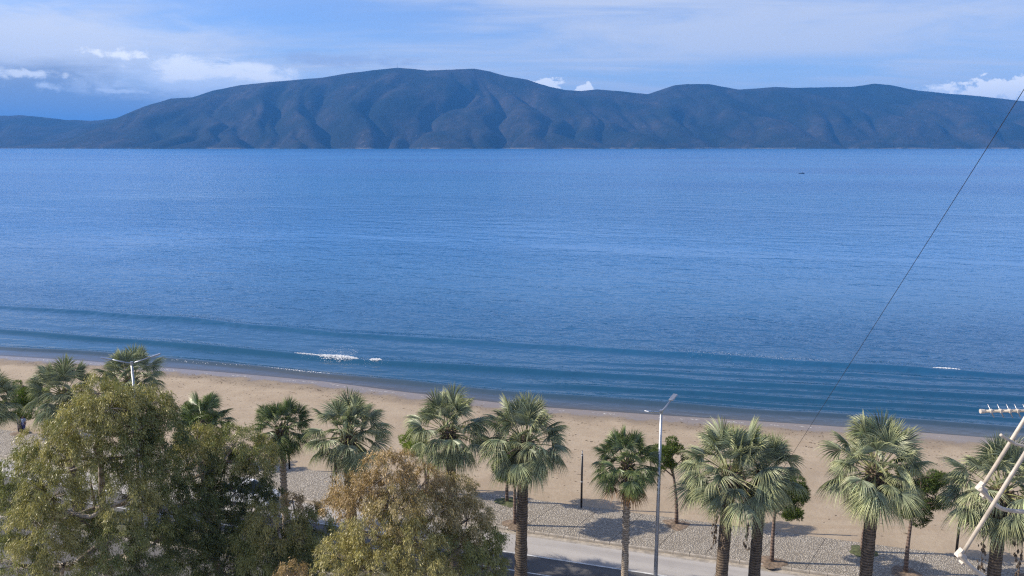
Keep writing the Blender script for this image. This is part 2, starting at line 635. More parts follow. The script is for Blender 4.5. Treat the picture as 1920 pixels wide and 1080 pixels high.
def mat_bark(name, lo, hi, rings, ringbump):
    m, t, b, o = new_mat(name)
    co = t.node('ShaderNodeTexCoord').outputs['Object']
    n = t.noise(t.mapping(co, scale=(3, 3, 1.4)), 2.2, 6, 0.65)
    w = t.node('ShaderNodeTexWave', wave_type='BANDS', bands_direction='Z')
    t.put(w.inputs['Vector'], co)
    w.inputs['Scale'].default_value = rings
    w.inputs['Distortion'].default_value = 3.0
    w.inputs['Detail'].default_value = 3
    f = t.math('ADD', t.math('MULTIPLY', n, 0.75), t.math('MULTIPLY', w.outputs[0], 0.25))
    t.put(b.inputs['Base Color'], t.mix(t.ramp(f, 0.32, 0.66), lo, hi))
    b.inputs['Roughness'].default_value = 0.9
    t.put(b.inputs['Normal'], t.node('ShaderNodeBump', ins={'Height': f, 'Strength': 1.0, 'Distance': ringbump}))
    return m


M_bark_palm = mat_bark('palm_bark', (0.055, 0.040, 0.028), (0.185, 0.135, 0.092), 2.2, 0.05)
M_bark_boot = mat_bark('palm_boot_bark', (0.17, 0.125, 0.085), (0.48, 0.39, 0.29), 3.0, 0.03)
M_bark_pine = mat_bark('pine_bark', (0.07, 0.048, 0.038), (0.20, 0.14, 0.11), 1.5, 0.03)
M_bark_gum = mat_bark('gum_bark', (0.15, 0.11, 0.08), (0.42, 0.36, 0.30), 0.6, 0.02)

# ------------------------------------------------------------------ terrain, sea, beach
X0 = 21000
link('ground', mesh('ground', [(-X0, -1500, -4.5), (X0, -1500, -4.5), (X0, 21000, -4.5), (-X0, 21000, -4.5)], [(0, 1, 2, 3)]), M_ground, kind='structure')

# shoreline in the shore frame
shore_px = [(-900, 615), (-300, 648), (0, 669), (150, 678), (300, 691), (400, 699), (480, 706), (600, 717), (760, 738), (900, 754), (1000, 765), (1250, 782), (1500, 798), (1700, 812), (1830, 822), (1920, 830), (2300, 856), (3000, 900)]
_ss = [to_sw(gpt(x, y, WL)) for x, y in shore_px]
SH_S = np.array([a for a, b in _ss])
SH_W = np.array([b for a, b in _ss])


def shore_w(s):
    return np.interp(s, SH_S, SH_W)


def line_sw(pts):
    q = [to_sw(gpt(x, y, WL)) for x, y in pts]
    return np.array([a for a, b in q]), np.array([b for a, b in q])


SWELLS = [  # points in the photograph, height, width shoreward, width seaward, (fade from px, to px)
    (line_sw([(-400, 552), (0, 576), (320, 599), (640, 628), (1000, 650), (1280, 666), (1600, 689), (1920, 709), (2400, 738)]), 0.34, 1.0, 2.6),
    (line_sw([(-400, 590), (0, 623), (300, 646), (560, 669), (700, 681), (900, 692), (1100, 703), (1280, 714), (1500, 727), (1700, 739), (1920, 752), (2400, 780)]), 0.40, 0.8, 2.0),
    (line_sw([(500, 660), (900, 683), (1280, 701), (1600, 717), (1920, 733), (2400, 757)]), 0.13, 0.7, 1.2),
    (line_sw([(600, 700), (900, 716), (1280, 738), (1600, 757), (1920, 774), (2400, 800)]), 0.20, 0.7, 1.4),
    (line_sw([(-300, 628), (0, 652), (300, 672), (480, 690), (620, 704), (900, 734), (1280, 762), (1600, 783), (1920, 806), (2400, 836)]), 0.20, 0.5, 1.3),
    (line_sw([(500, 645), (900, 668), (1280, 688), (1600, 703), (1920, 720), (2400, 745)]), 0.10, 0.7, 1.2),
    (line_sw([(900, 704), (1280, 726), (1600, 743), (1920, 761), (2400, 788)]), 0.13, 0.6, 1.1),
    (line_sw([(900, 726), (1280, 750), (1600, 769), (1920, 790), (2400, 818)]), 0.11, 0.5, 1.0),
]
SW_FADE = [(-40, -20), (-40, -20), (-12, 2), (-12, 0), (-80, -70), (-12, 4), (-4, 8), (-4, 8)]


def sea_height(s, w):
    z = np.zeros_like(s)
    off = w - shore_w(s)
    for i, ((ls, lw), A, a, b) in enumerate(SWELLS):
        f0, f1 = SW_FADE[i]
        o = np.argsort(ls)
        l = np.interp(s, ls[o], lw[o])
        d = w - l + 0.7 * perlin(s * 0.08 + i * 9, s * 0 + 0.3 + i)
        amp = A * np.clip((s - f0) / (f1 - f0), 0, 1) if i not in (0, 1, 4) else A * (0.75 + 0.5 * perlin(s * 0.05 + 40 * i, s * 0 + 0.5))
        prof = np.where(d < 0, np.exp(-(d / a / 0.85) ** 2), np.exp(-(d / b / 0.8) ** 2))
        z += 1.7 * amp * prof
    z += 0.05 * np.clip(off / 6, 0, 1) * fbm(s * 0.10, w * 0.45, 3)
    z += 0.07 * np.clip(off / 15, 0, 1) * np.exp(-np.clip(off, 0, None) / 160) * perlin(s * 0.035, w * 0.20 + 3)
    # thin swash sheet runs out onto the sand
    z = np.where(off < 3, z * np.clip(off / 3, 0, 1) ** 1.2, z)
    z += np.where(off < 0.6, -0.3 * np.clip((0.6 - off), 0, 4) ** 1.0 * 0.4, 0)
    return z


def sinhs(n, lim, core):
    t = np.linspace(-1, 1, n)
    k = np.arcsinh(lim / core)
    return np.sinh(t * k) * core


s_ax = np.concatenate([-np.geomspace(130, 20000, 34)[::-1][:-1], np.arange(-130, 110, 0.9), np.geomspace(110, 20000, 34)])
w_ax = np.concatenate([np.arange(-3.0, 62, 0.22), 62 + np.cumsum(0.25 * 1.028 ** np.arange(260))])
w_ax = w_ax[w_ax < 14000]
w_ax = np.append(w_ax, 14500)
S, Wd = np.meshgrid(s_ax, w_ax, indexing='ij')
Wabs = Wd + shore_w(S)
Z = WL + sea_height(S, Wabs)
PX = KO.x + AX.x * S + NX.x * Wabs
PY = KO.y + AX.y * S + NX.y * Wabs
me = np_mesh('sea', np.stack([PX.ravel(), PY.ravel(), Z.ravel()], 1), grid_faces(len(s_ax), len(w_ax)), True)
off = Wd.ravel()
k1 = np.clip((off - 0.0) / 5.0, 0, 1)[:, None]
k2 = np.clip((off - 6.0) / 130.0, 0, 1)[:, None] ** 0.8
c0 = np.array([[0.085, 0.078, 0.065]])
c1 = np.array([[0.012, 0.066, 0.132]])
c2 = np.array([[0.022, 0.145, 0.375]])
cc = c0 * (1 - k1) + k1 * (c1 * (1 - k2) + c2 * k2)
set_color(me, cc)
lo_ = np.log10(np.clip(off, 1, None))
at_ = me.attributes.new('chop', 'FLOAT', 'POINT')
at_.data.foreach_set('value', np.interp(lo_, [0.5, 1.2, 2.0, 2.6, 3.1, 3.7], [0.40, 0.60, 0.95, 0.85, 0.45, 0.2]).astype(np.float32))
at_ = me.attributes.new('rough', 'FLOAT', 'POINT')
at_.data.foreach_set('value', np.interp(lo_, [1.5, 2.2, 2.8, 3.3], [0.06, 0.09, 0.18, 0.27]).astype(np.float32))
link('sea', me, M_sea, kind='structure')

# beach
bs = np.concatenate([-np.geomspace(120, 2500, 16)[::-1][:-1], np.arange(-120, 90, 0.5), np.geomspace(90, 2500, 16)])
bw = np.linspace(0, 1, 90)
S, T = np.meshgrid(bs, bw, indexing='ij')
W0 = 4.55
WS = shore_w(S)
Wb = W0 + T * (WS + 14 - W0)
fr = np.clip((Wb - W0) / (WS - W0), 0, 3)
Zb = -0.10 + (WL + 0.10) * np.where(fr < 0.86, fr / 0.86 * 0.91, 0.91 + (fr - 0.86) / 0.14 * 0.09)
Zb += np.clip(1 - np.abs(fr - 0.5) * 2, 0, 1) * (0.10 * fbm(S * 0.12, Wb * 0.16, 3) + 0.05 * fbm(S * 0.9, Wb * 0.9, 3))
Zb = np.maximum(Zb, -3.2)
me = np_mesh('beach', np.stack([(KO.x + AX.x * S + NX.x * Wb).ravel(), (KO.y + AX.y * S + NX.y * Wb).ravel(), Zb.ravel()], 1), grid_faces(len(bs), len(bw)), True)
beach = link('beach', me, M_sand, kind='structure')


def beach_z(s, w):
    ws = float(shore_w(s))
    f = min(max((w - W0) / (ws - W0), 0), 3)
    z = -0.10 + (WL + 0.10) * (f / 0.86 * 0.91 if f < 0.86 else 0.91 + (f - 0.86) / 0.14 * 0.09)
    a, b_ = np.array([s]), np.array([w])
    k = max(0, min(1, 1 - abs(f - 0.5) * 2))
    return z + k * (0.10 * float(fbm(a * 0.12, b_ * 0.16, 3)[0]) + 0.05 * float(fbm(a * 0.9, b_ * 0.9, 3)[0]))


# seaweed and shell bits on the sand
rnd = random.Random(5)
OCT_F = [(0, 2, 4), (2, 1, 4), (1, 3, 4), (3, 0, 4), (2, 0, 5), (1, 2, 5), (3, 1, 5), (0, 3, 5)]


def bit(c, rx, ry, rz, ang):
    ca, sa = math.cos(ang), math.sin(ang)
    q = [(rx, 0, 0), (-rx * 0.8, 0, 0), (0, ry, 0), (0, -ry * 0.7, 0), (0, 0, rz), (0, 0, -rz)]
    return [(c[0] + x * ca - y * sa, c[1] + x * sa + y * ca, c[2] + z) for x, y, z in q]


def bits_mesh(name, items):
    v, f = [], []
    for it in items:
        o = len(v)
        v += bit(*it)
        f += [(a + o, b + o, c + o) for a, b, c in OCT_F]
    return mesh(name, v, f)


items = []
bands = [(0.90, 0.03, 900), (0.80, 0.06, 420), (0.62, 0.07, 380), (0.48, 0.10, 320), (0.22, 0.12, 260), (0.5, 0.4, 420)]
for f, sp, n in bands:
    for k in range(n):
        s = rnd.uniform(-70, 60)
        if perlin(np.array([s * 0.15 + f * 30]), np.array([f * 7.0]))[0] < -0.02 and rnd.random() < 0.75:
            continue
        ff = f + rnd.gauss(0, sp)
        if ff < 0.02 or ff > 0.965:
            continue
        w = W0 + ff * (float(shore_w(s)) - W0)
        for j in range(rnd.choice((1, 1, 2, 4))):
            s2, w2 = s + rnd.gauss(0, 0.25), w + rnd.gauss(0, 0.10)
            r = rnd.uniform(0.02, 0.075) * (1.4 if rnd.random() < 0.1 else 1)
            p = sw(s2, w2, beach_z(s2, w2) + 0.005)
            items.append((p, r * 1.8, r, r * 0.35, rnd.uniform(-0.9, 0.9)))
link('seaweed_bits', bits_mesh('seaweed_bits', items), M_debris, kind='stuff')

# footprints trodden dry sand: shallow heaps
# foam: breaking crest, small crest at right, lace at the water's edge
items = []
(ls, lw) = SWELLS[1][0]


def foam_run(px0, px1, py_of, n, spread, r0, r1, lift):
    for k in range(n):
        t = rnd.random()
        px = px0 + (px1 - px0) * t
        env = min(1.0, 4 * t * (1 - t) + 0.15)
        q = gpt(px, py_of(px), WL)
        s, w = to_sw(q)
        w += rnd.gauss(-0.15, spread) * env
        z = WL + float(sea_height(np.array([s]), np.array([w]))[0])
        r = rnd.uniform(r0, r1) * (0.5 + 0.5 * env)
        p = sw(s, w, z + rnd.random() * lift * env)
        items.append((p, r * 1.8, r, r * 0.7, -A16 + rnd.gauss(0, 0.25)))


foam_run(596, 672, lambda x: 671.5 + (x - 600) * 0.085, 1700, 0.40, 0.012, 0.06, 0.20)
foam_run(552, 606, lambda x: 667.5 + (x - 552) * 0.07, 420, 0.12, 0.012, 0.045, 0.10)
foam_run(694, 716, lambda x: 679.5 + (x - 694) * 0.05, 480, 0.24, 0.012, 0.055, 0.14)
foam_run(1748, 1800, lambda x: 696.5 + (x - 1750) * 0.04, 260, 0.12, 0.02, 0.06, 0.08)
foam_run(300, 500, lambda x: np.interp(x, [300, 400, 480, 500], [675, 683, 690, 692]), 60, 0.10, 0.02, 0.05, 0.03)
foam_run(500, 620, lambda x: np.interp(x, [500, 620], [692, 704]), 120, 0.10, 0.02, 0.06, 0.04)
foam_run(600, 670, lambda x: 656 + (x - 600) * 0.085, 520, 1.5, 0.008, 0.028, 0.0)
foam_run(560, 730, lambda x: 673 + (x - 600) * 0.085, 380, 0.8, 0.008, 0.026, 0.0)
foam_run(1230, 1560, lambda x: 660 + (x - 1230) * 0.062, 620, 1.4, 0.006, 0.020, 0.0)  # sparkle on the swell, put in as sparse white specks
for k in range(420):                      # swash edge
    s = rnd.uniform(-75, 60)
    g = perlin(np.array([s * 0.22]), np.array([4.4]))[0]
    if g < -0.05 and rnd.random() < 0.85:
        continue
    w = float(shore_w(s)) - 0.28 + 0.35 * float(perlin(np.array([s * 0.35]), np.array([9.1]))[0]) + rnd.gauss(0, 0.07)
    r = rnd.uniform(0.010, 0.024)
    z = max(beach_z(s, w), WL + float(sea_height(np.array([s]), np.array([w]))[0]))
    items.append((sw(s, w, z + 0.01), r * 9, r, r * 0.5, -A16 + rnd.gauss(0, 0.12)))
link('foam', bits_mesh('foam', items), M_foam, kind='stuff')


# ---- road, kerbs, promenade, median
def strip(name, w0, w1, z, mat, s0=-160, s1=130, n=1, parent=None, kind='structure'):
    v = [sw(s0, w0, z), sw(s1, w0, z), sw(s1, w1, z), sw(s0, w1, z)]
    return link(name, mesh(name, v, [(0, 1, 2, 3)]), mat, parent, kind)


def slab_sw(quads, z0, z1):
    """closed prism over a quad given in the shore frame"""
    v = [sw(s, w, z0) for s, w in quads] + [sw(s, w, z1) for s, w in quads]
    n = len(quads)
    f = [tuple(range(n - 1, -1, -1)), tuple(range(n, 2 * n))]
    f += [(i, (i + 1) % n, n + (i + 1) % n, n + i) for i in range(n)]
    return v, f


ZR = -0.14
strip('road', -15.2, 0.0, ZR, M_road)
strip('cycle_lane', -2.68, -0.32, ZR + 0.004, M_lane)
strip('gutter', -0.32, 0.0, ZR + 0.008, M_kerb)
strip('lane_line', -2.76, -2.64, ZR + 0.008, M_paint)
strip('gutter_line', -0.42, -0.36, ZR + 0.008, M_kerb)
strip('middle_line', -4.72, -4.62, ZR + 0.004, M_paint)


# kerb stones along the promenade
kerb = link('promenade_kerb', mesh('promenade_kerb', *slab_sw([(-160, 0.02), (130, 0.02), (130, 0.20), (-160, 0.20)], -0.35, -0.03)), M_kerb, kind='structure')
kv, kf = slab_sw([(-0.49, 0), (0.49, 0), (0.49, 0.23), (-0.49, 0.23)], -0.3, 0.012)
kv = [p - KO for p in kv]
km = mesh('kerb_stone', kv, kf)
bm = bmesh.new(); bm.from_mesh(km)
bmesh.ops.bevel(bm, geom=[e for e in bm.edges if all(v.co.z > 0 for v in e.verts)], offset=0.025, segments=2, affect='EDGES')
bm.to_mesh(km); bm.free()
rnd = random.Random(3)
for k in range(-48, 36):
    o = link('kerb_stone', km, M_kerb, kerb)
    p = sw(k * 1.0, rnd.uniform(-0.008, 0.008))
    o.location = (p.x, p.y, rnd.uniform(-0.006, 0.006))
    o.rotation_euler = (0, 0, rnd.uniform(-0.006, 0.006))

# promenade: bed and pebble panels cut by slanting joints
prom = link('promenade', mesh('promenade', *slab_sw([(-160, 0.22), (130, 0.22), (130, 4.74), (-160, 4.74)], -1.5, -0.03)), M_kerb, kind='structure')
SL = 0.34                      # slant of the joints
PWID = 2.95
for k in range(-22, 14):
    a = k * PWID + 0.6
    q = [(a + 0.018, 0.25), (a + PWID - 0.018, 0.25), (a + PWID - 0.018 + SL * 4.4, 4.70), (a + 0.018 + SL * 4.4, 4.70)]
    v, f = slab_sw(q, -0.028, 0.0 + rnd.uniform(-0.002, 0.002))
    link('paving_panel', mesh('paving_panel', v, f), M_pebble, prom)
v, f = slab_sw([(-160, 0.25), (-22 * PWID + 0.6 - 0.02, 0.25), (-22 * PWID + 0.6 - 0.02 + SL * 4.4, 4.70), (-160, 4.70)], -0.028, 0.0)
link('paving_panel', mesh('paving_panel', v, f), M_pebble, prom)
v, f = slab_sw([(14 * PWID + 0.6 + 0.02, 0.25), (130, 0.25), (130, 4.70), (14 * PWID + 0.6 + 0.02 + SL * 4.4, 4.70)], -0.028, 0.0)
link('paving_panel', mesh('paving_panel', v, f), M_pebble, prom)

# median with the palms and the near pavement with the gum trees
med = MB().add(slab_sw([(-160, -8.4), (130, -8.4), (130, -6.2), (-160, -6.2)], -0.4, -0.02)).build('median', M_kerb, kind='structure')
strip('median_turf', -8.2, -6.4, 0.0, M_turf)
MB().add(slab_sw([(-160, -30), (130, -30), (130, -15.2), (-160, -15.2)], -0.6, 0.0)).build('near_pavement', M_pave, kind='structure')
MB().add(slab_sw([(-160, -80), (130, -80), (130, -30), (-160, -30)], -0.6, -0.03)).build('forecourt', M_pave, kind='structure')

# ---- mountain across the bay
sil = [(60, 274), (100, 272), (150, 262), (200, 240), (215, 228), (250, 213), (290, 195), (320, 185), (360, 183), (400, 170), (450, 160), (520, 153), (590, 147), (605, 146), (650, 138), (700, 132), (745, 127), (780, 130), (800, 133), (840, 131), (890, 129), (920, 135), (950, 143), (990, 150), (1030, 163), (1060, 169), (1090, 171), (1120, 168), (1160, 171), (1215, 177), (1235, 170), (1265, 160), (1290, 158), (1330, 158), (1350, 162), (1385, 168), (1420, 166), (1455, 163), (1490, 165), (1540, 164), (1600, 163), (1640, 157), (1670, 160), (1720, 170), (1780, 176), (1850, 182), (1920, 190), (2100, 200), (2400, 215), (3000, 235), (3600, 255)]


def dirq(px, py):
    u, v = (px - 960) / FPX, (py - 540) / FPX
    f = CS - v * SN
    return u / f, -(SN + v * CS) / f


SQ = np.array([dirq(*p) for p in sil])
nX, nY = 900, 190
gx = np.linspace(-5200, 13500, nX)
gt = np.linspace(-0.06, 1.7, nY)
GX, GT = np.meshgrid(gx, gt, indexing='ij')
Yr = 7900 + 260 * perlin(GX / 2300, GX * 0 + 0.4)
Ys = 5950 + 160 * perlin(GX / 900, GX * 0 + 2.7) + 60 * perlin(GX / 260, GX * 0 + 7.7)
Ys = Ys + np.clip((-3050 - GX) / 1800, 0, 1) * 900
GY = Ys + GT * (Yr - Ys)
Hr = 25 + np.interp(GX / Yr, SQ[:, 0], SQ[:, 1]) * Yr
Hr = np.maximum(Hr, -20)
Hr = Hr * np.clip((GX + 5100) / 500, 0, 1)
t1 = np.clip(GT, 0, 1)
Sh = 0.55 * np.sin(t1 * np.pi / 2) ** 1.1 + 0.45 * t1
Sh = np.where(GT > 1, 1 - 0.55 * np.clip(GT - 1, 0, 1) ** 1.3, Sh)
wx = GX + 340 * perlin(GX / 1500 + 3, GY / 1100) + 150 * perlin(GX / 500, GY / 420 + 8) + (GY - 6000) * 0.18
r1 = np.abs(perlin(wx / 720 + 11, GY / 2600 + 1.5)) * 2.2
r2 = np.abs(perlin(wx / 300 + 4, GY / 1300 + 6.5)) * 2.0
r3 = np.abs(perlin(wx / 120 + 9, GY / 420 + 2.5)) * 2.0
cv = (1 - np.clip(r1, 0, 1)) ** 1.6 * 1.0 + 0.40 * (1 - np.clip(r2, 0, 1)) ** 1.8 + 0.10 * (1 - np.clip(r3, 0, 1))
env = np.clip(t1, 0, 1) ** 0.55 * np.clip(1 - t1, 0, 1) ** 0.75
HZ = Hr * Sh - 0.62 * Hr * cv * env + 10 * fbm(GX / 160, GY / 160, 3) * np.clip(t1 * 5, 0, 1) * np.clip(1.3 - t1, 0.25, 1)
HZ = np.where(GT < 0, -40 * (-GT) * 10, HZ + 2)
HZ = np.maximum(HZ, -12)
me = np_mesh('mountain', np.stack([GX.ravel(), GY.ravel(), HZ.ravel()], 1), grid_faces(nX, nY), True)
mountain = link('mountain', me, M_hill, kind='structure')

# lower hills farther off to the left
sil2 = [(-900, 232), (-500, 224), (-200, 214), (0, 217), (40, 216), (80, 220), (120, 224), (170, 226), (215, 222), (240, 226), (320, 240), (420, 262)]
SQ2 = np.array([dirq(*p) for p in sil2])
gx = np.linspace(-17500, -3200, 420)
gt = np.linspace(-0.06, 1.7, 90)
GX, GT = np.meshgrid(gx, gt, indexing='ij')
Yr = 8900 + 200 * perlin(GX / 2600, GX * 0 + 4.4)
Ys = 7300 + 200 * perlin(GX / 1200, GX * 0 + 1.7)
GY = Ys + GT * (Yr - Ys)
Hr = 25 + np.interp(GX / Yr, SQ2[:, 0], SQ2[:, 1]) * Yr
t1 = np.clip(GT, 0, 1)
Sh = np.where(GT > 1, 1 - 0.5 * np.clip(GT - 1, 0, 1), 0.5 * np.sin(t1 * np.pi / 2) + 0.5 * t1)
wx = GX + 400 * perlin(GX / 1500 + 3, GY / 1100) + (GY - 7300) * 0.4
r1 = np.abs(perlin(wx / 900 + 1, GY / 2600 + 1.5)) * 2.2
r2 = np.abs(perlin(wx / 380 + 4, GY / 1300 + 6.5)) * 2.0
cv = (1 - np.clip(r1, 0, 1)) ** 1.6 + 0.4 * (1 - np.clip(r2, 0, 1)) ** 1.8
HZ = Hr * Sh - 0.5 * Hr * cv * np.clip(t1, 0, 1) ** 0.55 * np.clip(1 - t1, 0, 1) ** 0.75 + 8 * fbm(GX / 200, GY / 200, 3) * np.clip(t1 * 5, 0, 1)
HZ = np.maximum(np.where(GT < 0, 400 * GT, HZ), -12)
me = np_mesh('far_hills', np.stack([GX.ravel(), GY.ravel(), HZ.ravel()], 1), grid_faces(420, 90), True)
link('far_hills', me, M_hill, kind='structure')

# ------------------------------------------------------------------ palms
def make_frond_mesh(name, elev, seed, lp=1.05, lb=1.15, sag=0.9, nseg=44, hang=0.55):
    """fan leaf: petiole leaves the heart outwards (+X) at the given elevation, folded blades hang at their tips"""
    r = random.Random(seed)
    v, f, tint = [], [], []
    e = elev
    # petiole curve
    p = Vector((0.10, 0, 0))
    pts = [p.copy()]
    n = 5
    for k in range(n):
        e2 = e - sag * (k + 1) / n * 0.35 * max(0.15, math.cos(elev))
        p = p + Vector((math.cos(e2), 0, math.sin(e2))) * (lp / n)
        pts.append(p.copy())
    tv, tf = tube_geo(pts, [0.030, 0.026, 0.022, 0.02, 0.018, 0.014], 4, False)
    v += tv
    f += tf
    tint += [(1.25, 1.1, 0.7)] * len(tv)
    hub = pts[-1]
    fe = e - sag * 0.42 * max(0.15, math.cos(elev))
    fw = Vector((math.cos(fe), 0, math.sin(fe)))
    sd = Vector((0, 1, 0))
    up = fw.cross(sd)
    if up.z < 0 and elev > -1.2:
        up = -up
    span = R(104)
    dphi = 2 * span / nseg
    rs = [0.04, 0.30, 0.52, 0.72, 0.88, 1.0]
    for k in range(nseg):
        ph = -span + (k + 0.5) * dphi + r.gauss(0, 0.02)
        L = lb * (0.72 + 0.28 * math.cos(ph * 0.8)) * r.uniform(0.90, 1.06)
        d = fw * math.cos(ph) + sd * math.sin(ph)
        base = len(v)
        cup = 0.16 + 0.10 * math.sin(seed)
        drp = hang * r.uniform(0.75, 1.25)
        tw = r.gauss(0, 0.05)
        gb = max(0.45, 1.0 + 0.30 * r.gauss(0, 1))
        prev = None
        for j, q in enumerate(rs):
            rr = q * L
            c = hub + d * rr + up * (-cup * rr * math.sin(ph) ** 2 + 0.05 * rr)
            # recurving blade, then hanging tips
            sagz = 0.16 * q * q * L + drp * max(0, q - 0.48) ** 1.6 * L * 1.6
            c = c + Vector((0, 0, -sagz))
            if q > 0.6:
                c -= (d - Vector((0, 0, d.z))) * (q - 0.6) * 0.30 * L * drp
            c += sd * tw * q * q
            wd = min(rr * dphi * 0.56, 0.023 + 0.011 * (1 - q)) * (1.0 if q < 0.45 else max(0.05, (1 - q) / 0.55))
            side = (sd * math.cos(ph) - fw * math.sin(ph))
            fold = up * (wd * 1.15)
            v += [c - side * wd + fold * 0.0, c - fold, c + side * wd]
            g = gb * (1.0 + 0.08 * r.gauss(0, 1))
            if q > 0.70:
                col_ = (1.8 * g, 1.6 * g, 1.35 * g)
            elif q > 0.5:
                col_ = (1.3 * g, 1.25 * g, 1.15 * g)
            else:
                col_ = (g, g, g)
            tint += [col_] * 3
        for j in range(len(rs) - 1):
            a = base + j * 3
            f += [(a, a + 1, a + 4, a + 3), (a + 1, a + 2, a + 5, a + 4)]
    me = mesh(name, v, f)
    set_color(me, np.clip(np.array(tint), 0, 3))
    return me


ELEVS = [78, 58, 40, 22, 4, -16, -36, -56]
FR = {}
for i, e in enumerate(ELEVS):
    FR[e] = [make_frond_mesh('frond', R(e), 10 * i + k, lp=(1.25 if e > 60 else 1.30 if e > -30 else 1.05), lb=1.45 if e > 60 else 1.25 if e > 30 else 1.08,
                             sag=0.35 if e > 60 else 0.8, hang=0.16 if e > 60 else 0.36 if e > 30 else 0.60) for k in range(3)]
DEAD = [make_frond_mesh('dry_frond', R(-64), 90 + k, lp=0.95, lb=0.95, sag=0.2, hang=0.4, nseg=22) for k in range(2)]
for e in ELEVS:
    for m_ in FR[e]:
        m_.materials.append(M_frond)
FRG = {e: [m_.copy() for m_ in FR[e]] for e in ELEVS}
for e in ELEVS:
    for m_ in FRG[e]:
        m_.materials.clear()
        m_.materials.append(M_frond_g)
for m_ in DEAD:
    m_.materials.append(M_frond_dead)


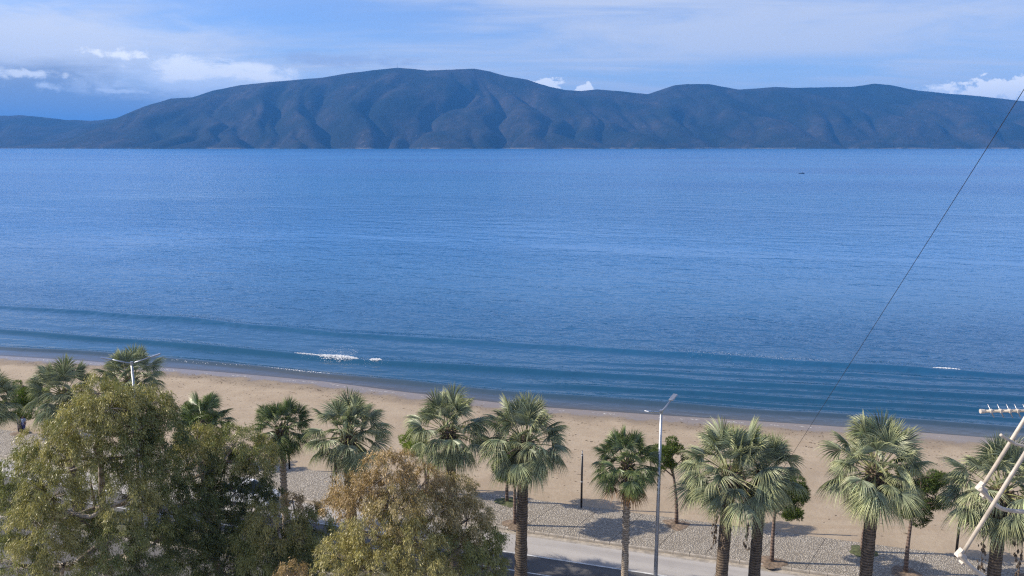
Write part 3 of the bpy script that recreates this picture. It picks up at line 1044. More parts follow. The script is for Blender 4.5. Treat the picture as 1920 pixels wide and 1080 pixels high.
def palm(label, foot, heart_z, crown_r, trunk_r, seed, green=False, counts=None, dead=0, fruit=0, boots=False, lean=(0, 0)):
    r = random.Random(seed)
    trunk_r = trunk_r * 0.9
    root = thing('fan_palm', label, 'palm tree', (foot.x, foot.y, 0.0), group='fan palms along the median')
    # trunk
    n = 46
    H = heart_z
    seg = 14
    v, f = [], []
    for i in range(n + 1):
        t = i / n
        z = t * H
        rad = trunk_r * (1.18 - 0.28 * min(1, t * 2.2)) * (1.0 + 0.05 * perlin(np.array([z * 0.8 + seed]), np.array([0.3]))[0])
        if i % 2 == 0:
            rad *= 1.035
        if t < 0.04:
            rad *= 1.0 + (0.04 - t) * 6
        cx_, cy_ = lean[0] * t * t, lean[1] * t * t
        for k in range(seg):
            a = 2 * math.pi * k / seg
            q = rad * (1 + 0.035 * r.gauss(0, 1))
            v.append((cx_ + q * math.cos(a), cy_ + q * math.sin(a), z - 0.1 if i == 0 else z))
    for i in range(n):
        for k in range(seg):
            k2 = (k + 1) % seg
            f.append((i * seg + k, i * seg + k2, (i + 1) * seg + k2, (i + 1) * seg + k))
    f.append(tuple(n * seg + k for k in range(seg)))
    link('trunk', mesh('trunk', v, f, True), M_bark_boot if boots else M_bark_palm, root)
    if boots:
        # stubs of cut leaf stalks in criss-cross rows
        o0 = Vector((1, 0, 0))
        sv = [(-0.03, -0.075, 0), (-0.03, 0.075, 0), (0.055, 0.045, 0.11), (0.055, -0.045, 0.11), (-0.03, -0.075, 0.15), (-0.03, 0.075, 0.15)]
        stub = mesh('leaf_stub', sv, [(0, 1, 2, 3), (3, 2, 5, 4), (0, 3, 4), (1, 5, 2)])
        rows = int((H - 4.4) / 0.25)
        for i in range(rows):
            z = 4.0 + i * 0.25
            t = z / H
            for k in range(6):
                a = 2 * math.pi * (k + 0.5 * (i % 2)) / 6 + r.gauss(0, 0.1)
                rad = trunk_r * (1.18 - 0.28 * min(1, t * 2.2))
                o = link('leaf_stub', stub, M_bark_boot, root)
                o.location = (lean[0] * t * t + rad * math.cos(a), lean[1] * t * t + rad * math.sin(a), z + r.uniform(-0.03, 0.03))
                o.rotation_euler = (0, 0, a)
    hx, hy = lean
    # old leaf bases under the heart
    mb = MB()
    for k in range(34):
        a = k * 2.399963
        z0 = H - 0.95 + 0.9 * (k / 34)
        o = Vector((math.cos(a), math.sin(a), 0))
        rad = trunk_r * 0.86
        p0 = Vector((hx, hy, z0)) + o * rad * 0.8
        p1 = p0 + o * 0.16 + Vector((0, 0, 0.22))
        p2 = p1 + o * 0.12 + Vector((0, 0, 0.10))
        mb.tube([p0, p1, p2], [0.07, 0.05, 0.03], 5)
    mb.tube([(hx, hy, H - 0.3), (hx, hy, H + 0.1), (hx, hy, H + 0.35)], [trunk_r * 0.95, trunk_r * 0.7, 0.06], 10)
    mb.build('leaf_bases', M_bark_palm, root)
    # fronds
    sc_ = crown_r / 2.15
    F = FRG if green else FR
    nf = counts or 66
    for i in range(nf):
        u = (i + 0.5) / nf
        el = 84 - 142 * u ** 1.05 + r.gauss(0, 6)
        e = min(ELEVS, key=lambda x: abs(x - el))
        a = i * 2.399963 + r.gauss(0, 0.22) + seed
        o = link('frond', r.choice(F[e]), None, root)
        hz = H + 0.15 - 0.55 * u + r.uniform(-0.05, 0.05)
        o.location = (hx + 0.10 * math.cos(a), hy + 0.10 * math.sin(a), hz)
        o.rotation_euler = (r.gauss(0, 0.30), R(max(-14, min(14, e - el))) + r.gauss(0, 0.05), a)
        q = sc_ * r.uniform(0.80, 1.12) * (0.86 if u > 0.8 else 1.0)
        o.scale = (q, q * r.uniform(0.85, 1.05), q)
    for k in range(dead):
        a = (3.6, 4.3, 5.3, 5.0, 5.9)[k % 5] + r.gauss(0, 0.1)
        o = link('dry_frond', r.choice(DEAD), None, root)
        o.location = (hx + 0.1 * math.cos(a), hy + 0.1 * math.sin(a), H - 0.62)
        o.rotation_euler = (r.gauss(0, 0.1), r.gauss(0, 0.1) - (0.35 if k == 0 else 0), a)
        q = sc_ * r.uniform(1.0, 1.2)
        o.scale = (q, q, q)
    for k in range(fruit):
        a = (3.7, 5.3, 4.4, 6.0, 3.2)[k] + r.gauss(0, 0.15)
        o_ = Vector((math.cos(a), math.sin(a), 0))
        mb = MB()
        p = Vector((hx, hy, H))
        path = [p, p + o_ * 0.7 + Vector((0, 0, 0.25)), p + o_ * 1.05 - Vector((0, 0, 0.6)), p + o_ * 1.2 - Vector((0, 0, 2.2)), p + o_ * 1.15 - Vector((0, 0, 3.7))]
        mb.tube(path, [0.03, 0.025, 0.02, 0.015, 0.01], 5)
        for j in range(46):
            t = r.uniform(0.0, 1.0)
            c = path[2].lerp(path[4], t) + Vector((r.gauss(0, 0.13), r.gauss(0, 0.13), 0)) * (1 - 0.5 * t)
            rr = r.uniform(0.035, 0.08)
            mb.add((bit(c, rr, rr, rr * 1.9, r.uniform(0, 3)), OCT_F))
        mb.build('fruit_stalk', M_bark_palm, root)
    return root


MW = -7.3          # the line of the palms
# photo column, row of the heart, crown radius, trunk radius, seed, options, label
palms = [
    (-22, 752, 1.95, 0.36, 1, {}, 'fan palm cut off by the left edge of the picture'),
    (125, 738, 2.15, 0.36, 2, {}, 'fan palm with drooping fronds between the far left pine and the tall gum tree'),
    (250, 712, 2.0, 0.34, 3, {'dy': 1.0}, 'fan palm rising behind the top of the tallest gum tree beside a lamp'),
    (388, 795, 1.75, 0.32, 4, {'green': True}, 'dark fan palm half hidden behind the right shoulder of the tallest gum tree'),
    (526, 805, 1.75, 0.22, 5, {'green': True, 'boots': True}, 'small dark green fan palm with slim pale trunk left of the big palms'),
    (652, 812, 2.35, 0.38, 6, {'fruit': 2}, 'fan palm with hanging seed stalks just above the orange leaved gum tree'),
    (848, 806, 2.25, 0.36, 7, {}, 'fan palm with a yellow green pine showing behind its left side'),
    (977, 826, 2.3, 0.37, 8, {}, 'fan palm with thick bare trunk just right of the orange leaved gum tree'),
    (1177, 868, 1.65, 0.21, 9, {'green': True, 'dead': 5, 'boots': True}, 'slim fan palm with pale stubbly trunk and brown dead fronds left of the lamp'),
    (1362, 885, 2.55, 0.37, 10, {'fruit': 3}, 'large fan palm right of the lamp with a yellow new frond on top'),
    (1425, 884, 2.0, 0.35, 11, {'dy': 1.5}, 'fan palm tucked behind the right side of the largest palm'),
    (1640, 884, 2.4, 0.36, 12, {}, 'fan palm standing alone with a dark pine behind its right side'),
    (1884, 918, 2.35, 0.35, 13, {'fruit': 2}, 'fan palm behind the pale antenna tubes at the right edge'),
]
for (px, py, cr, tr, sd, op, lab) in palms:
    w = MW + op.pop('dy', 0.0)
    c = row_pt(px, w, py)
    hz = ypt(px, py, c.y).z
    lr_ = random.Random(sd * 7)
    rt = palm(lab, c, hz, cr, tr, sd, lean=(lr_.uniform(-0.25, 0.25), lr_.uniform(-0.2, 0.2)), **op)
    if sd == 10:
        o = link('frond', make_frond_mesh('new_frond', R(88), 77, lp=0.9, lb=1.5, sag=0.1, hang=0.05, nseg=14), leaf_mat('new_palm_leaf', (0.30, 0.34, 0.10), 0.4, 0.25, 0.5, 0.1), rt)
        o.location = (0.1, -0.1, hz + 0.55)
        o.scale = (0.55, 0.16, 1.15)
        o['label'] = 'upright yellow green new frond'

# ------------------------------------------------------------------ pines on the promenade
def pine(label, foot, height, crown_r, seed, lean=(0.3, 0.1), bright=0.5, crown_low=0.48, pit='soil', flat=0.8, off=(0, 0)):
    r = random.Random(seed)
    rs = np.random.RandomState(seed)
    root = thing('pine_tree', label, 'pine tree', (foot.x, foot.y, 0.0), group='young pines on the promenade')
    H = height
    top = Vector((lean[0], lean[1], H * 0.86))
    pts = []
    for i in range(9):
        t = i / 8
        b_ = math.sin(t * math.pi) * 0.22
        pts.append(Vector((top.x * t ** 1.3 - b_ * (lean[0] + 0.2), top.y * t, top.z * t - (0.1 if i == 0 else 0))))
    tr = MB().tube(pts, [0.14 * (1 - 0.7 * i / 8) for i in range(9)], 8)
    cen = Vector((lean[0] + off[0], lean[1] + off[1], H * (crown_low + (1 - crown_low) * 0.5)))
    rz = H * (1 - crown_low) * 0.5
    clumps = []
    for k in range(36):
        while True:
            q = Vector((r.uniform(-1, 1), r.uniform(-1, 1), r.uniform(-1, 1)))
            if 0.35 < q.length < 1:
                break
        q = q * (0.75 + 0.5 * r.random())
        c = cen + Vector((q.x * crown_r * 0.85, q.y * crown_r * 0.85, q.z * rz * 0.85))
        clumps.append((c, r.uniform(0.16, 0.50) * crown_r / 1.5))
        if k % 2 == 0:
            a = pts[r.choice((5, 6, 7, 8))]
            m_ = a.lerp(c, 0.5) - Vector((0, 0, 0.1))
            tr.tube([a, m_, c], [0.05, 0.035, 0.015], 5)
    tr.build('trunk', M_bark_pine, root, True)
    V, C = [], []
    for c, cr in clumps:
        n = int(620 * (cr / 0.45) ** 2)
        d = rs.normal(size=(n, 3))
        d /= np.linalg.norm(d, axis=1)[:, None]
        rad = cr * rs.uniform(0.35, 1.0, n) ** 0.6
        p = np.array(c)[None] + d * rad[:, None] * np.array([1, 1, flat])
        dirv = d + rs.normal(size=(n, 3)) * 0.5 + np.array([0, 0, 0.5])
        dirv /= np.linalg.norm(dirv, axis=1)[:, None]
        sv = np.cross(dirv, rs.normal(size=(n, 3)))
        sv /= np.linalg.norm(sv, axis=1)[:, None] + 1e-6
        L = rs.uniform(0.09, 0.17, n)[:, None]
        wd = rs.uniform(0.016, 0.030, n)[:, None]
        V.append(np.stack([p - sv * wd, p + sv * wd, p + dirv * L], 1))
        g = rs.uniform(0.75, 1.3, n)[:, None] * rs.uniform(0.8, 1.25)
        colr = np.array([[0.055, 0.080, 0.022]]) * (1 - bright) + np.array([[0.19, 0.25, 0.042]]) * bright
        C.append(np.repeat((colr * g)[:, None, :], 3, 1))
    V = np.concatenate(V).reshape(-1, 3)
    C = np.concatenate(C).reshape(-1, 3)
    me = np_mesh('crown', V, np.arange(len(V)).reshape(-1, 3))
    set_color(me, C)
    link('crown', me, M_needle, root)
    # earth round the foot, bare or grassy
    vv, ff = [(0, 0, 0.10)], []
    n = 22
    for ring, (rr, z) in enumerate(((0.30, 0.07), (0.52, 0.04), (0.74, 0.006))):
        for k in range(n):
            a = 2 * math.pi * k / n
            q = rr * (1 + 0.13 * math.sin(3 * a + seed) + 0.07 * r.gauss(0, 1))
            vv.append((q * math.cos(a) * 1.15, q * math.sin(a), z + (0.02 * r.gauss(0, 1) if ring < 2 else 0)))
    for k in range(n):
        ff.append((0, 1 + k, 1 + (k + 1) % n))
    for ring in range(2):
        for k in range(n):
            a, b_ = 1 + ring * n + k, 1 + ring * n + (k + 1) % n
            ff.append((a, a + n, b_ + n, b_))
    o = link('tree_pit', mesh('tree_pit', vv, ff, True), M_soil if pit == 'soil' else M_soilg, None, 'structure')
    o.location = (foot.x, foot.y, 0.0)
    o.rotation_euler = (0, 0, -A16)
    return root


def pine_at(label, px, py, top_py, cr, seed, **kw):
    f = gpt(px, py, 0)
    h = ypt(px, top_py, f.y).z
    return pine(label, f, h, cr, seed, **kw)


pine_at('bright green pine at the far left behind the two people', 40, 812, 708, 2.0, 21, bright=0.55, crown_low=0.22, lean=(0.6, 0))
pine_at('pine behind the dark half hidden palm near the left end of the beach', 372, 868, 752, 1.7, 20, bright=0.35)
pine_at('yellow green pine peeping out behind the left side of a palm crown', 800, 925, 795, 1.25, 22, bright=0.95, lean=(-0.7, 0), crown_low=0.5, pit='grass')
pine_at('pine with thin trunk in a grassy patch behind the thick bare palm trunk', 951, 941, 815, 1.35, 23, bright=0.25, lean=(0.7, 0), pit='grass', crown_low=0.34)
pine_at('pine hidden behind the thick bare palm trunk in a reddish earth patch', 966, 984, 815, 1.75, 24, bright=0.3, lean=(0.1, 0), crown_low=0.45)
pine_at('pine with bent trunk just behind the lamp pole', 1268, 983, 816, 1.35, 25, bright=0.3, lean=(-0.75, 0.0), crown_low=0.52)
pine_at('pine with straight thin trunk behind the pair of overlapping palms', 1447, 1054, 880, 1.45, 26, bright=0.2, lean=(0.1, 0), crown_low=0.40, off=(0.5, 0))
pine_at('pine with leaning trunk hidden behind the lone palm', 1617, 1034, 880, 1.2, 27, bright=0.2, lean=(0.9, 0), pit='grass', crown_low=0.55)
pine_at('dark pine showing behind the right side of the lone palm', 1698, 1074, 862, 1.6, 28, bright=0.12, lean=(0.35, 0), crown_low=0.40, off=(0.45, 0))
pine_at('pine mostly hidden behind the palm at the right edge', 1935, 1085, 905, 1.5, 29, bright=0.2, lean=(-0.1, 0), crown_low=0.42)

# ------------------------------------------------------------------ gum trees
def gum_tree(label, base, fork_z, lobes, seed, trunk_r=0.26, dens=1.0, name='gum_tree', lean=0.0):
    """lobes: (point, radius, tint name)"""
    r = random.Random(seed)
    rs = np.random.RandomState(seed)
    root = thing(name, label, 'gum tree', (base.x, base.y, 0))
    B = Vector((base.x, base.y, 0))
    cen = sum((Vector(l[0]) for l in lobes), Vector()) / len(lobes)
    fork = Vector(((cen.x - B.x) * 0.25, (cen.y - B.y) * 0.25, fork_z))
    wood = MB()
    wood.tube([(0, 0, -0.1), fork * 0.5 + Vector((0.08, 0.05, 0)), fork], [trunk_r * 1.25, trunk_r, trunk_r * 0.85], 10)
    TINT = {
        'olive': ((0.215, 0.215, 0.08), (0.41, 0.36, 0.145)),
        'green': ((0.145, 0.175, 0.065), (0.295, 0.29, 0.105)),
        'dark': ((0.06, 0.082, 0.034), (0.155, 0.178, 0.069)),  # deeper green leaves, with shade from the tall tree put into the colour
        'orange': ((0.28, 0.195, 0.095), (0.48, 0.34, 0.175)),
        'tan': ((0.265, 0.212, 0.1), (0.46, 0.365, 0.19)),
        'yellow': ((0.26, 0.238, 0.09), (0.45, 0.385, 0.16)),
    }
    V, C = [], []
    hub = fork + Vector((0, 0, 0.1))
    hubs = [fork]
    for li, (lp, lr, tn) in enumerate(lobes):
        c = Vector(lp) - B
        # limb from the nearest lower hub
        cand = sorted(hubs, key=lambda h: (h - c).length + max(0, h.z - c.z + 0.4) * 4)
        h = cand[0]
        mid = h.lerp(c, 0.5) + Vector((r.gauss(0, 0.2), r.gauss(0, 0.2), -0.12 * (c - h).length))
        q1 = h.lerp(mid, 0.55)
        L = (c - h).length
        ra = min(trunk_r * 0.7, 0.03 + 0.022 * L)
        wood.tube([h, q1, mid, mid.lerp(c, 0.6), c], [ra * 1.1, ra, ra * 0.85, ra * 0.6, ra * 0.4], 7)
        hubs.append(mid.lerp(c, 0.35))
        nsp = int(112 * (lr / 1.3) ** 2 * dens)
        lo, hi = [np.array(x) for x in TINT[tn]]
        for k in range(nsp):
            z = r.uniform(-0.75, 1.0)
            a = r.uniform(0, 6.283)
            rr = math.sqrt(max(0, 1 - z * z))
            d = Vector((rr * math.cos(a), rr * math.sin(a), z))
            dist = lr * (0.55 + 0.52 * r.random() ** 0.6)
            tip = c + Vector((d.x, d.y, d.z * 0.92)) * dist
            if k % 5 == 0:
                wood.tube([c, c.lerp(tip, 0.55) + Vector((0, 0, 0.10)), tip], [0.016, 0.010, 0.004], 4)
            n = r.randint(40, 96)
            # a hanging spray: starts at tip, arcs outwards and down
            out = Vector((d.x, d.y, 0.15)) + Vector((r.gauss(0, 0.3), r.gauss(0, 0.3), 0))
            out.normalize()
            sl = r.uniform(0.25, 0.55) * (0.7 + 0.3 * lr)
            tt = rs.uniform(-0.15, 1, n)
            cen_ = np.array(tip)[None] + np.array(out)[None] * (tt * sl * 0.55)[:, None]
            cen_[:, 2] += 0.14 * sl - (tt ** 2) * sl * 0.75
            cen_ += rs.normal(size=(n, 3)) * 0.085
            dirv = rs.normal(size=(n, 3)) * 0.42 + np.array([out.x * 0.45, out.y * 0.45, -0.85])[None]
            dirv /= np.linalg.norm(dirv, axis=1)[:, None]
            sv = np.cross(dirv, rs.normal(size=(n, 3)))
            sv /= np.linalg.norm(sv, axis=1)[:, None] + 1e-6
            L_ = rs.uniform(0.09, 0.18, n)[:, None]
            wd = L_ * rs.uniform(0.085, 0.13, n)[:, None]
            nv = np.cross(sv, dirv)
            midp = cen_ + dirv * L_ * 0.45 + nv * L_ * 0.06
            V.append(np.stack([cen_, midp - sv * wd, cen_ + dirv * L_, midp + sv * wd], 1))
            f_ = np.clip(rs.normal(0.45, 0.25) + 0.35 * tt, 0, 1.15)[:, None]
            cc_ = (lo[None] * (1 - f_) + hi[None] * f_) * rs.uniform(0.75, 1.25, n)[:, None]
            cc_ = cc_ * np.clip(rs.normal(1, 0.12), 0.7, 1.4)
            C.append(np.repeat(cc_[:, None, :], 4, 1))
    wood.build('trunk', M_bark_gum, root, True)
    V = np.concatenate(V).reshape(-1, 3)
    C = np.concatenate(C).reshape(-1, 3)
    me = np_mesh('crown', V, np.arange(len(V)).reshape(-1, 4))
    set_color(me, C)
    link('crown', me, M_leaf, root)
    return root, len(V) // 4


def lobe(px, py, rpx, Y, tn):
    p = ypt(px, py, Y)
    dist = (p - Vector((0, 0, CAM_Z))).length
    return (p, 0.94 * rpx * dist / FPX, tn)


rnd = random.Random(11)


def lobes_of(lst, Y0, dY=1.6):
    return [lobe(x, y, r_, Y0 + k * dY, tn) for (x, y, r_, k, tn) in lst]


GA = lobes_of([
    (185, 738, 36, 0.6, 'olive'), (206, 766, 44, 0.0, 'olive'), (275, 758, 40, 0.9, 'olive'), (298, 784, 32, 0.8, 'green'), (160, 792, 50, 0, 'olive'), (240, 800, 56, 0.6, 'green'),
    (304, 815, 40, 1.2, 'dark'), (250, 855, 50, 0.6, 'green'), (92, 838, 46, 0.2, 'olive'), (50, 885, 46, 0, 'green'), (132, 862, 44, -0.6, 'olive'),
    (170, 905, 30, 1.8, 'green'), (285, 890, 50, 0.8, 'green'), (28, 960, 50, -0.6, 'green'), (98, 935, 46, -1.0, 'olive'), (80, 990, 52, -1.4, 'olive'),
    (238, 935, 46, -0.8, 'olive'), (285, 960, 40, 0.2, 'green'), (165, 985, 40, -0.2, 'green'), (30, 1060, 55, -1.2, 'green'), (225, 1010, 44, -1.0, 'green'), (120, 1060, 40, -1.6, 'olive'), (290, 1020, 40, 0.4, 'dark'),
    (275, 1085, 44, -1.0, 'dark'), (190, 1090, 44, -1.6, 'green'),
], 33.5)
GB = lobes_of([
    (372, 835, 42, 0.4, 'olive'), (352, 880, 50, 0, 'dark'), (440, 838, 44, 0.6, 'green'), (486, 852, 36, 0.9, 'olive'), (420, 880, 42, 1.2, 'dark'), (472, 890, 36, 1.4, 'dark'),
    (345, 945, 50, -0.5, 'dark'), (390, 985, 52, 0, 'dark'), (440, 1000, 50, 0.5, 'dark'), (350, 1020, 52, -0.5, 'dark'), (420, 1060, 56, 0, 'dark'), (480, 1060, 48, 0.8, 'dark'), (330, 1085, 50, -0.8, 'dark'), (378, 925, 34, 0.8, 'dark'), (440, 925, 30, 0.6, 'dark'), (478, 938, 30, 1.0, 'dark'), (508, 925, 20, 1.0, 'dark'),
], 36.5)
GC = lobes_of([
    (520, 985, 46, 0, 'olive'), (575, 995, 46, 0.5, 'green'), (500, 1035, 46, 0, 'green'), (600, 1035, 40, 0.9, 'dark'), (550, 1060, 50, 0, 'dark'), (548, 938, 18, 0.5, 'orange'), (470, 1010, 30, 0.2, 'green'), (490, 965, 28, 0.3, 'olive'), (585, 955, 16, 0.9, 'orange'), (545, 1085, 30, -2.2, 'orange'),
], 34.5)
GD = lobes_of([
    (722, 893, 48, 0.2, 'orange'), (676, 925, 50, 0.4, 'orange'), (790, 912, 48, 0.8, 'orange'), (850, 930, 46, 0.9, 'tan'), (640, 948, 30, 0.8, 'orange'), (742, 955, 54, -0.4, 'tan'),
    (812, 970, 50, 0.0, 'tan'), (876, 975, 44, 0.6, 'tan'), (905, 1010, 38, 0.8, 'green'), (700, 1000, 52, -0.6, 'yellow'), (640, 1050, 48, -0.9, 'yellow'), (772, 1020, 54, -0.9, 'yellow'),
    (848, 1035, 54, 0.0, 'green'), (905, 1065, 44, 0.4, 'green'), (700, 1070, 54, -1.4, 'yellow'), (790, 1085, 56, -1.4, 'yellow'), (760, 862, 20, 0.5, 'orange'), (925, 1035, 22, 0.9, 'green'),
], 31.0)
tot = 0
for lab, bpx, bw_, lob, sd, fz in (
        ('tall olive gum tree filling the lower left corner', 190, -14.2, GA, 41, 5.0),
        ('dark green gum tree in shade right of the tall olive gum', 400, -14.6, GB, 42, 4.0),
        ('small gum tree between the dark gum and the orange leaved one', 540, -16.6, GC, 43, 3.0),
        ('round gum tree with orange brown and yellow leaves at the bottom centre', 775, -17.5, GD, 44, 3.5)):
    b_ = row_pt(bpx, bw_ - 1.4, 1000)
    o, n = gum_tree(lab, b_, fz, lob, sd)
    tot += n
print('gum leaves', tot)

# ------------------------------------------------------------------ street lamps
def street_lamp(label, px, py_joint, w, turn=54):
    f = row_pt(px, w, py_joint)
    H = ypt(px, py_joint, f.y).z
    root = thing('street_lamp', label, 'street lamp', (f.x, f.y, 0), R(turn), 'double armed street lamps on the median')
    MB().tube([(0, 0, -0.05), (0, 0, 0.5), (0, 0, H * 0.5), (0, 0, H + 0.06)], [0.115, 0.115, 0.095, 0.065], 14).build('pole', M_galv, root, True)
    MB().box((0, 0, 0.02), (0.4, 0.4, 0.04)).build('base_plate', M_galv, root)
    MB().tube([(0, 0, H - 0.12), (0, 0, H + 0.10)], [0.085, 0.085], 12).build('collar', M_galv, root)
    for sg in (1, -1):
        MB().tube([(0, 0, H - 0.02), (sg * 0.5, 0, H + 0.12), (sg * 1.05, 0, H + 0.30)], [0.045, 0.042, 0.038], 8).build('arm', M_galv, root, True)
        rot = Matrix.Rotation(-sg * R(16), 3, 'Y')
        c = Vector((sg * 1.38, 0, H + 0.40))
        hd = MB().box(c, (0.64, 0.24, 0.075), rot).build('lamp_head', M_galv, root, bevel=0.03)
        MB().box(c + rot @ Vector((0, 0, -0.048)), (0.46, 0.17, 0.02), rot).build('lens', M_lampglass, hd)
    return root


street_lamp('grey double armed street lamp rising from the median right of the slim palm', 1240, 772, -7.4)
street_lamp('double armed street lamp rising behind the top of the tall olive gum tree', 247, 681, -8.1, 16)


# slim black posts with a small light on top, at the edge of the sand
def light_post(label, s, h=4.2):
    p = sw(s, 4.45)
    root = thing('light_post', label, 'light post', (p.x, p.y, 0), group='slim black light posts at the edge of the sand')
    MB().tube([(0, 0, -0.05), (0, 0, h - 0.28)], [0.075, 0.075], 10).build('post', M_black, root, True)
    MB().tube([(0, 0, h - 0.28), (0, 0, h - 0.03)], [0.035, 0.035], 8).build('light_tube', M_lampglass, root, True)
    MB().tube([(0, 0, h - 0.03), (0, 0, h)], [0.05, 0.04], 8).build('cap', M_black, root)
    for z in (h * 0.46, h - 0.34):
        MB().tube([(0, 0, z - 0.03), (0, 0, z + 0.03)], [0.08, 0.08], 10).build('ring', M_lampglass, root)
    return root


for px, py, lab in ((543, 880, 'slim black light post beside the slim dark green palm'), (803, 905, 'slim black light post behind the palm with the yellow green pine'),
                    (1090, 952, 'slim black light post standing free on the sand edge in the middle'), (1412, 998, 'slim black light post hidden behind the pair of overlapping palms'),
                    (1792, 1046, 'slim black light post left of the palm at the right edge')):
    q = row_pt(px, 4.45, py)
    light_post(lab, to_sw(q)[0])

# ------------------------------------------------------------------ cable and antenna
a = ypt(2100, -117, 9.5)
b = gpt(1288, 1156, 0.0)
n = 40
pts = []
for i in range(n + 1):
    t = i / n
    p = a.lerp(b, t)
    pts.append(p - Vector((0, 0, 0.10 * 4 * t * (1 - t))))
tag(MB().tube(pts, [0.0050] * (n + 1), 6).build('overhead_cable', M_wire, None, True), 'thin black cable running slantwise down across the sea and the palms', 'cable')

ant = thing('tv_antenna', 'pale tube antenna with a row of small crossed rods close at the right edge', 'antenna', ypt(2080, 1250, 2.9))
AO = ant.location.copy()


def ap(px, py, Y=2.9):
    return ypt(px, py, Y) - AO


MB().tube([ap(1806, 1036), ap(1980, 757)], [0.0080, 0.0080], 12).build('lower_bar', M_cream, ant, True)
MB().tube([ap(1844, 909, 3.0), ap(1985, 684, 3.0)], [0.0076, 0.0076], 12).build('upper_bar', M_cream, ant, True)
boom = MB().tube([ap(1843, 771, 2.95), ap(2080, 769, 2.95)], [0.0055, 0.0055], 10).build('boom', M_cream, ant, True)
for k, px in enumerate((1858, 1876, 1893, 1908, 1924, 1941)):
    c = ap(px, 770.5, 2.95)
    MB().box(c, (0.010, 0.016, 0.016)).build('element_clip', M_plast, ant, bevel=0.003)
    dv = Vector((-0.008, 0.012, 0.024))
    MB().tube([c - dv, c + dv], [0.0022, 0.0022], 6).build('element_rod', M_galv, ant, True)
MB().tube([ap(1838, 771, 2.95), ap(1846, 771, 2.95)], [0.009, 0.008], 10).build('end_cap', M_plast, ant)


def curve_tube(name, pp, Y, rad):
    q = [ap(x, y, Y) for x, y in pp]
    # smooth by Catmull-Rom
    out = []
    for i in range(len(q) - 1):
        p0, p1, p2, p3 = q[max(i - 1, 0)], q[i], q[i + 1], q[min(i + 2, len(q) - 1)]
        for j in range(6):
            t = j / 6
            out.append(0.5 * ((2 * p1) + (p2 - p0) * t + (2 * p0 - 5 * p1 + 4 * p2 - p3) * t * t + (3 * p1 - p0 - 3 * p2 + p3) * t ** 3))
    out.append(q[-1])
    MB().tube(out, [rad] * len(out), 10).build(name, M_cream, ant, True)


curve_tube('bent_arm', [(1838, 917), (1852, 931), (1872, 950), (1893, 957), (1930, 960), (2010, 964), (2080, 968)], 2.96, 0.0085)
curve_tube('bent_arm', [(1800, 1040), (1815, 1058), (1840, 1078), (1870, 1098), (1940, 1120), (2080, 1140)], 2.86, 0.0085)
curve_tube('bent_arm', [(1876, 815), (1893, 826), (1910, 834), (1960, 842), (2080, 850)], 2.98, 0.006)
curve_tube('mast', [(2080, 690), (2080, 900), (2080, 1250)], 2.93, 0.02)
for (x, y, Y) in ((1840, 917, 2.98), (1801, 1042, 2.88)):
    c = ap(x, y, Y)
    rot = Matrix.Rotation(R(38), 3, 'Y')
    br = MB().box(c, (0.034, 0.03, 0.026), rot).build('clamp', M_plast, ant, bevel=0.004)
    MB().tube([c + rot @ Vector((0.012, -0.024, 0)), c + rot @ Vector((0.012, 0.02, 0))], [0.006, 0.006], 6).build('bolt', M_galv, br)
    MB().box(c + rot @ Vector((-0.016, -0.004, 0.018)), (0.012, 0.024, 0.016), rot).build('lug', M_plast, br, bevel=0.002)
    MB().box(c + rot @ Vector((0.022, -0.004, -0.016)), (0.014, 0.026, 0.014), rot).build('lug', M_plast, br, bevel=0.002)

# ------------------------------------------------------------------ people
def skin_figure(joints, edges, radii, name, mat, parent, root=0, sub=2):
    me = bpy.data.meshes.new(name)
    me.from_pydata([tuple(j) for j in joints], edges, [])
    o = bpy.data.objects.new(name, me)
    col.objects.link(o)
    sk = o.modifiers.new('skin', 'SKIN')
    sk.use_smooth_shade = True
    for i, rr in enumerate(radii):
        me.skin_vertices[0].data[i].radius = (rr, rr) if not hasattr(rr, '__len__') else rr
        me.skin_vertices[0].data[i].use_root = (i == root)
    o.modifiers.new('sub', 'SUBSURF').levels = sub
    o.modifiers['sub'].render_levels = sub
    dg = bpy.context.evaluated_depsgraph_get()
    me2 = bpy.data.meshes.new_from_object(o.evaluated_get(dg))
    bpy.data.objects.remove(o)
    me2.name = name
    me2.materials.clear()
    return link(name, me2, mat, parent)


M_skin = simple_mat('skin', (0.36, 0.22, 0.15), 0.55, var=0.08)
M_hair = simple_mat('hair', (0.02, 0.014, 0.010), 0.6, var=0.3)
M_navy = simple_mat('navy_cloth', (0.018, 0.022, 0.060), 0.85, var=0.25)
M_blue = simple_mat('pale_blue_cloth', (0.30, 0.36, 0.55), 0.85, var=0.15)
M_shorts = simple_mat('indigo_cloth', (0.045, 0.05, 0.14), 0.85, var=0.2)


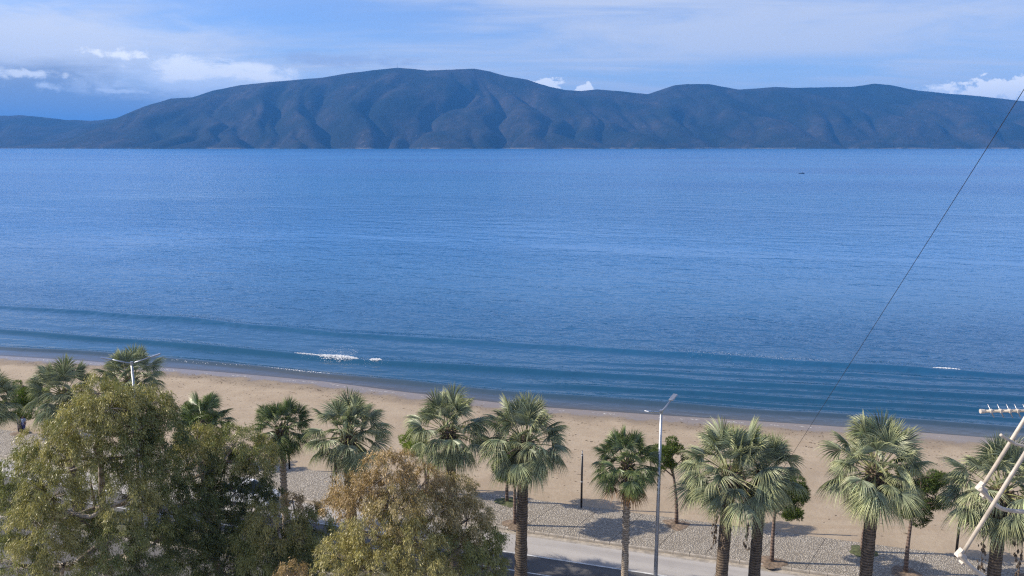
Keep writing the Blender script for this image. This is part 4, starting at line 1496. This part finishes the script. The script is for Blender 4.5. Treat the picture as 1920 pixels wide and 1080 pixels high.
def person(label, loc, rz, top_m, leg_m, stride, h=1.72):
    root = thing('person', label, 'person', loc, rz, None)
    k = h / 1.75
    J = [(0, 0, 0.95), (0, 0, 1.12), (0, 0.01, 1.30), (0, 0, 1.45), (0, 0.02, 1.54), (0, 0.03, 1.66),
         (0.10, 0, 0.90), (0.11, stride * 0.5, 0.50), (0.11, stride - 0.05, 0.08), (0.11, stride + 0.12, 0.04),
         (-0.10, 0, 0.90), (-0.11, -stride * 0.35, 0.50), (-0.11, -stride - 0.08, 0.10), (-0.11, -stride + 0.08, 0.04),
         (0.19, 0, 1.42), (0.24, -0.07 - stride * 0.3, 1.15), (0.23, 0.03 - stride * 0.5, 0.92), (0.22, 0.07 - stride * 0.5, 0.83),
         (-0.19, 0, 1.42), (-0.24, 0.02 + stride * 0.3, 1.15), (-0.23, 0.12 + stride * 0.4, 0.94), (-0.22, 0.17 + stride * 0.4, 0.86)]
    J = [Vector(j) * k for j in J]
    E = [(0, 1), (1, 2), (2, 3), (3, 4), (4, 5), (0, 6), (6, 7), (7, 8), (8, 9), (0, 10), (10, 11), (11, 12), (12, 13), (3, 14), (14, 15), (15, 16), (16, 17), (3, 18), (18, 19), (19, 20), (20, 21)]
    rad = [0.13, 0.125, 0.14, 0.10, 0.05, 0.09, 0.085, 0.06, 0.042, 0.04, 0.085, 0.06, 0.042, 0.04, 0.062, 0.045, 0.035, 0.03, 0.062, 0.045, 0.035, 0.03]
    skin_figure(J, E, [x * k for x in rad], 'body', M_skin, root)
    # clothes follow the body a little proud of it
    Jt = [J[i] for i in (0, 1, 2, 3, 14, 15, 18, 19)]
    skin_figure(Jt, [(0, 1), (1, 2), (2, 3), (3, 4), (4, 5), (3, 6), (6, 7)], [x * k for x in (0.15, 0.15, 0.165, 0.12, 0.085, 0.065, 0.085, 0.065)], 'top', top_m, root)
    Jl = [J[i] for i in (0, 6, 7, 8, 10, 11, 12)]
    skin_figure(Jl, [(0, 1), (1, 2), (2, 3), (0, 4), (4, 5), (5, 6)], [x * k for x in (0.155, 0.11, 0.085, 0.065, 0.11, 0.085, 0.065)], 'trousers', leg_m, root)
    mb = MB()
    for i in range(5):
        pass
    hv = []
    bm = bmesh.new()
    bmesh.ops.create_icosphere(bm, subdivisions=2, radius=0.108 * k)
    for v_ in bm.verts:
        v_.co = Vector((v_.co.x * 0.92, v_.co.y, v_.co.z * 1.05)) + Vector((0, 0.005, 1.70)) * k
        if v_.co.y > 0.075 * k:
            v_.co.y = 0.075 * k
    me_ = bpy.data.meshes.new('hair')
    bm.to_mesh(me_)
    bm.free()
    link('hair', me_, M_hair, root)
    return root


p1 = gpt(39, 811, 0)
person('person in dark navy clothes walking at the far left, left of the pair', (p1.x, p1.y, 0), R(170), M_navy, M_navy, 0.16)
p2 = gpt(46, 812, 0)
person('person in pale blue top and indigo trousers beside the navy clad person', (p2.x, p2.y, 0), R(165), M_blue, M_shorts, -0.14, 1.68)

# ------------------------------------------------------------------ boat far out
bp_ = gpt(1503, 325.5, WL)
boat = thing('fishing_boat', 'tiny dark open boat with one person far out on the bay', 'boat', (bp_.x, bp_.y, WL), R(4))
hv, hf = [], []
nst = 13
for i in range(nst):
    t = i / (nst - 1)
    x = -2.6 + 5.4 * t
    bw2 = 0.85 * (1 - max(0, (t - 0.45) / 0.55) ** 2.2) + 0.02
    sheer = 0.45 + 0.35 * t * t
    for (yy, zz) in ((-1, sheer), (-0.85, 0.05), (-0.25, -0.25), (0.25, -0.25), (0.85, 0.05), (1, sheer)):
        hv.append((x, yy * bw2, zz))
for i in range(nst - 1):
    for k in range(5):
        hf.append((i * 6 + k, i * 6 + k + 1, (i + 1) * 6 + k + 1, (i + 1) * 6 + k))
hf.append((0, 1, 2, 3, 4, 5))
for i in range(nst - 1):      # inner floor
    hf.append((i * 6 + 1, (i + 1) * 6 + 1, (i + 1) * 6 + 4, i * 6 + 4))
M_hull = simple_mat('dark_blue_hull', (0.015, 0.025, 0.06), 0.5, var=0.2)
link('hull', mesh('hull', hv, hf), M_hull, boat)
for x in (-1.2, 0.3):
    MB().box((x, 0, 0.35), (0.28, 1.5, 0.04)).build('thwart', M_bark_gum, boat)
MB().box((-2.75, 0, 0.45), (0.3, 0.3, 0.7)).build('outboard_motor', M_black, boat, bevel=0.05)
f_ = person('tiny person in dark clothes in the boat far out', (bp_.x + 1.0, bp_.y, WL + 0.06), R(90), M_navy, M_navy, 0.05, 1.6)

# ------------------------------------------------------------------ white car parked by the kerb
cp = row_pt(466, -1.25, 925)
car = thing('parked_car', 'white car glimpsed through the leaves of the dark gum tree', 'car', (cp.x, cp.y, ZR + 0.006), -A16)
M_carw = simple_mat('car_white_paint', (0.78, 0.78, 0.79), 0.2, var=0.02)
M_glass = simple_mat('car_glass', (0.015, 0.018, 0.022), 0.05, var=0.1)
M_tyre = simple_mat('tyre_rubber', (0.02, 0.02, 0.02), 0.85, var=0.2)
prof = [(-2.05, 0.30), (-2.10, 0.62), (-2.02, 0.88), (-1.80, 0.96), (-0.2, 1.0), (0.85, 0.96), (1.65, 0.84), (2.02, 0.68), (2.08, 0.45), (2.02, 0.28)]


def loft(prof, halfw, inset=0.06):
    v = []
    for sgn in (-1, 1):
        for (x, z) in prof:
            v.append((x, sgn * (halfw - (inset if z > 0.8 or z < 0.35 else 0)), z))
    n_ = len(prof)
    f = [tuple(range(n_ - 1, -1, -1)), tuple(range(n_, 2 * n_))]
    f += [(i, (i + 1) % n_, n_ + (i + 1) % n_, n_ + i) for i in range(n_)]
    return v, f


MB().add(loft(prof, 0.87)).build('body', M_carw, car, bevel=0.035)
cab = [(-1.72, 0.95), (-1.30, 1.40), (-0.95, 1.46), (0.05, 1.46), (0.95, 0.94)]
v = []
for sgn in (-1, 1):
    for (x, z) in cab:
        v.append((x, sgn * (0.80 if z < 1 else 0.62), z))
f = [(4, 3, 2, 1, 0), (5, 6, 7, 8, 9)] + [(i, (i + 1) % 5, 5 + (i + 1) % 5, 5 + i) for i in range(5)]
cabin = MB().add((v, f)).build('cabin', M_glass, car, bevel=0.02)
MB().box((-0.45, 0, 1.468), (1.15, 1.26, 0.035)).build('roof', M_carw, car, bevel=0.012)
for sgn in (-1, 1):
    for (x0, z0, x1, z1) in ((0.95, 0.95, 0.05, 1.46), (-0.42, 0.97, -0.42, 1.46), (-1.72, 0.96, -1.20, 1.44)):
        MB().tube([(x0, sgn * 0.81, z0), (x1, sgn * 0.63, z1)], [0.035, 0.035], 6).build('pillar', M_carw, car)
    for x in (-1.30, 1.32):
        wv = MB().tube([(x, sgn * 0.70, 0.31), (x, sgn * 0.885, 0.31)], [0.31, 0.31], 22).build('wheel', M_tyre, car, bevel=0.0)
        MB().tube([(x, sgn * 0.86, 0.31), (x, sgn * 0.895, 0.31)], [0.19, 0.17], 14).build('rim', M_galv, wv)
    MB().box((2.0, sgn * 0.62, 0.68), (0.12, 0.32, 0.13)).build('headlight', M_lampglass, car, bevel=0.02)
    MB().box((-2.06, sgn * 0.66, 0.75), (0.08, 0.26, 0.14)).build('tail_light', simple_mat('red_lens', (0.4, 0.02, 0.02), 0.3), car, bevel=0.02)
    MB().box((0.72, sgn * 0.93, 1.0), (0.14, 0.16, 0.1)).build('mirror', M_carw, car, bevel=0.02)

# ------------------------------------------------------------------ mast on the summit
q = dirq(745, 127)
mp = Vector((q[0] * 7880, 7880, 25 + q[1] * 7880))
mast = thing('radio_mast', 'hair thin radio mast on the highest summit of the mountain', 'mast', (mp.x, mp.y, mp.z - 4))
MB().tube([(0, 0, -6), (0, 0, 46)], [1.6, 0.8], 6).build('lattice', M_galv, mast)
MB().tube([(0, 0, 46), (0, 0, 54)], [0.35, 0.2], 5).build('aerial', M_galv, mast)

# ------------------------------------------------------------------ haze
HB = 23500
hz = MB().box((0, HB - 2200, (880 - 6) / 2), (2 * HB, 2 * HB, 880 + 6)).build('haze', None, None, kind='stuff')
mh = bpy.data.materials.new('haze')
mh.use_nodes = True
th = NT(mh.node_tree)
th.n.clear()
ho = th.node('ShaderNodeOutputMaterial')
pv = th.node('ShaderNodeVolumePrincipled')
pv.inputs['Color'].default_value = (0.09, 0.38, 1.0, 1)
pv.inputs['Density'].default_value = 7.2e-5
pv.inputs['Anisotropy'].default_value = 0.0
th.l.new(pv.outputs[0], ho.inputs['Volume'])
hz.data.materials.append(mh)
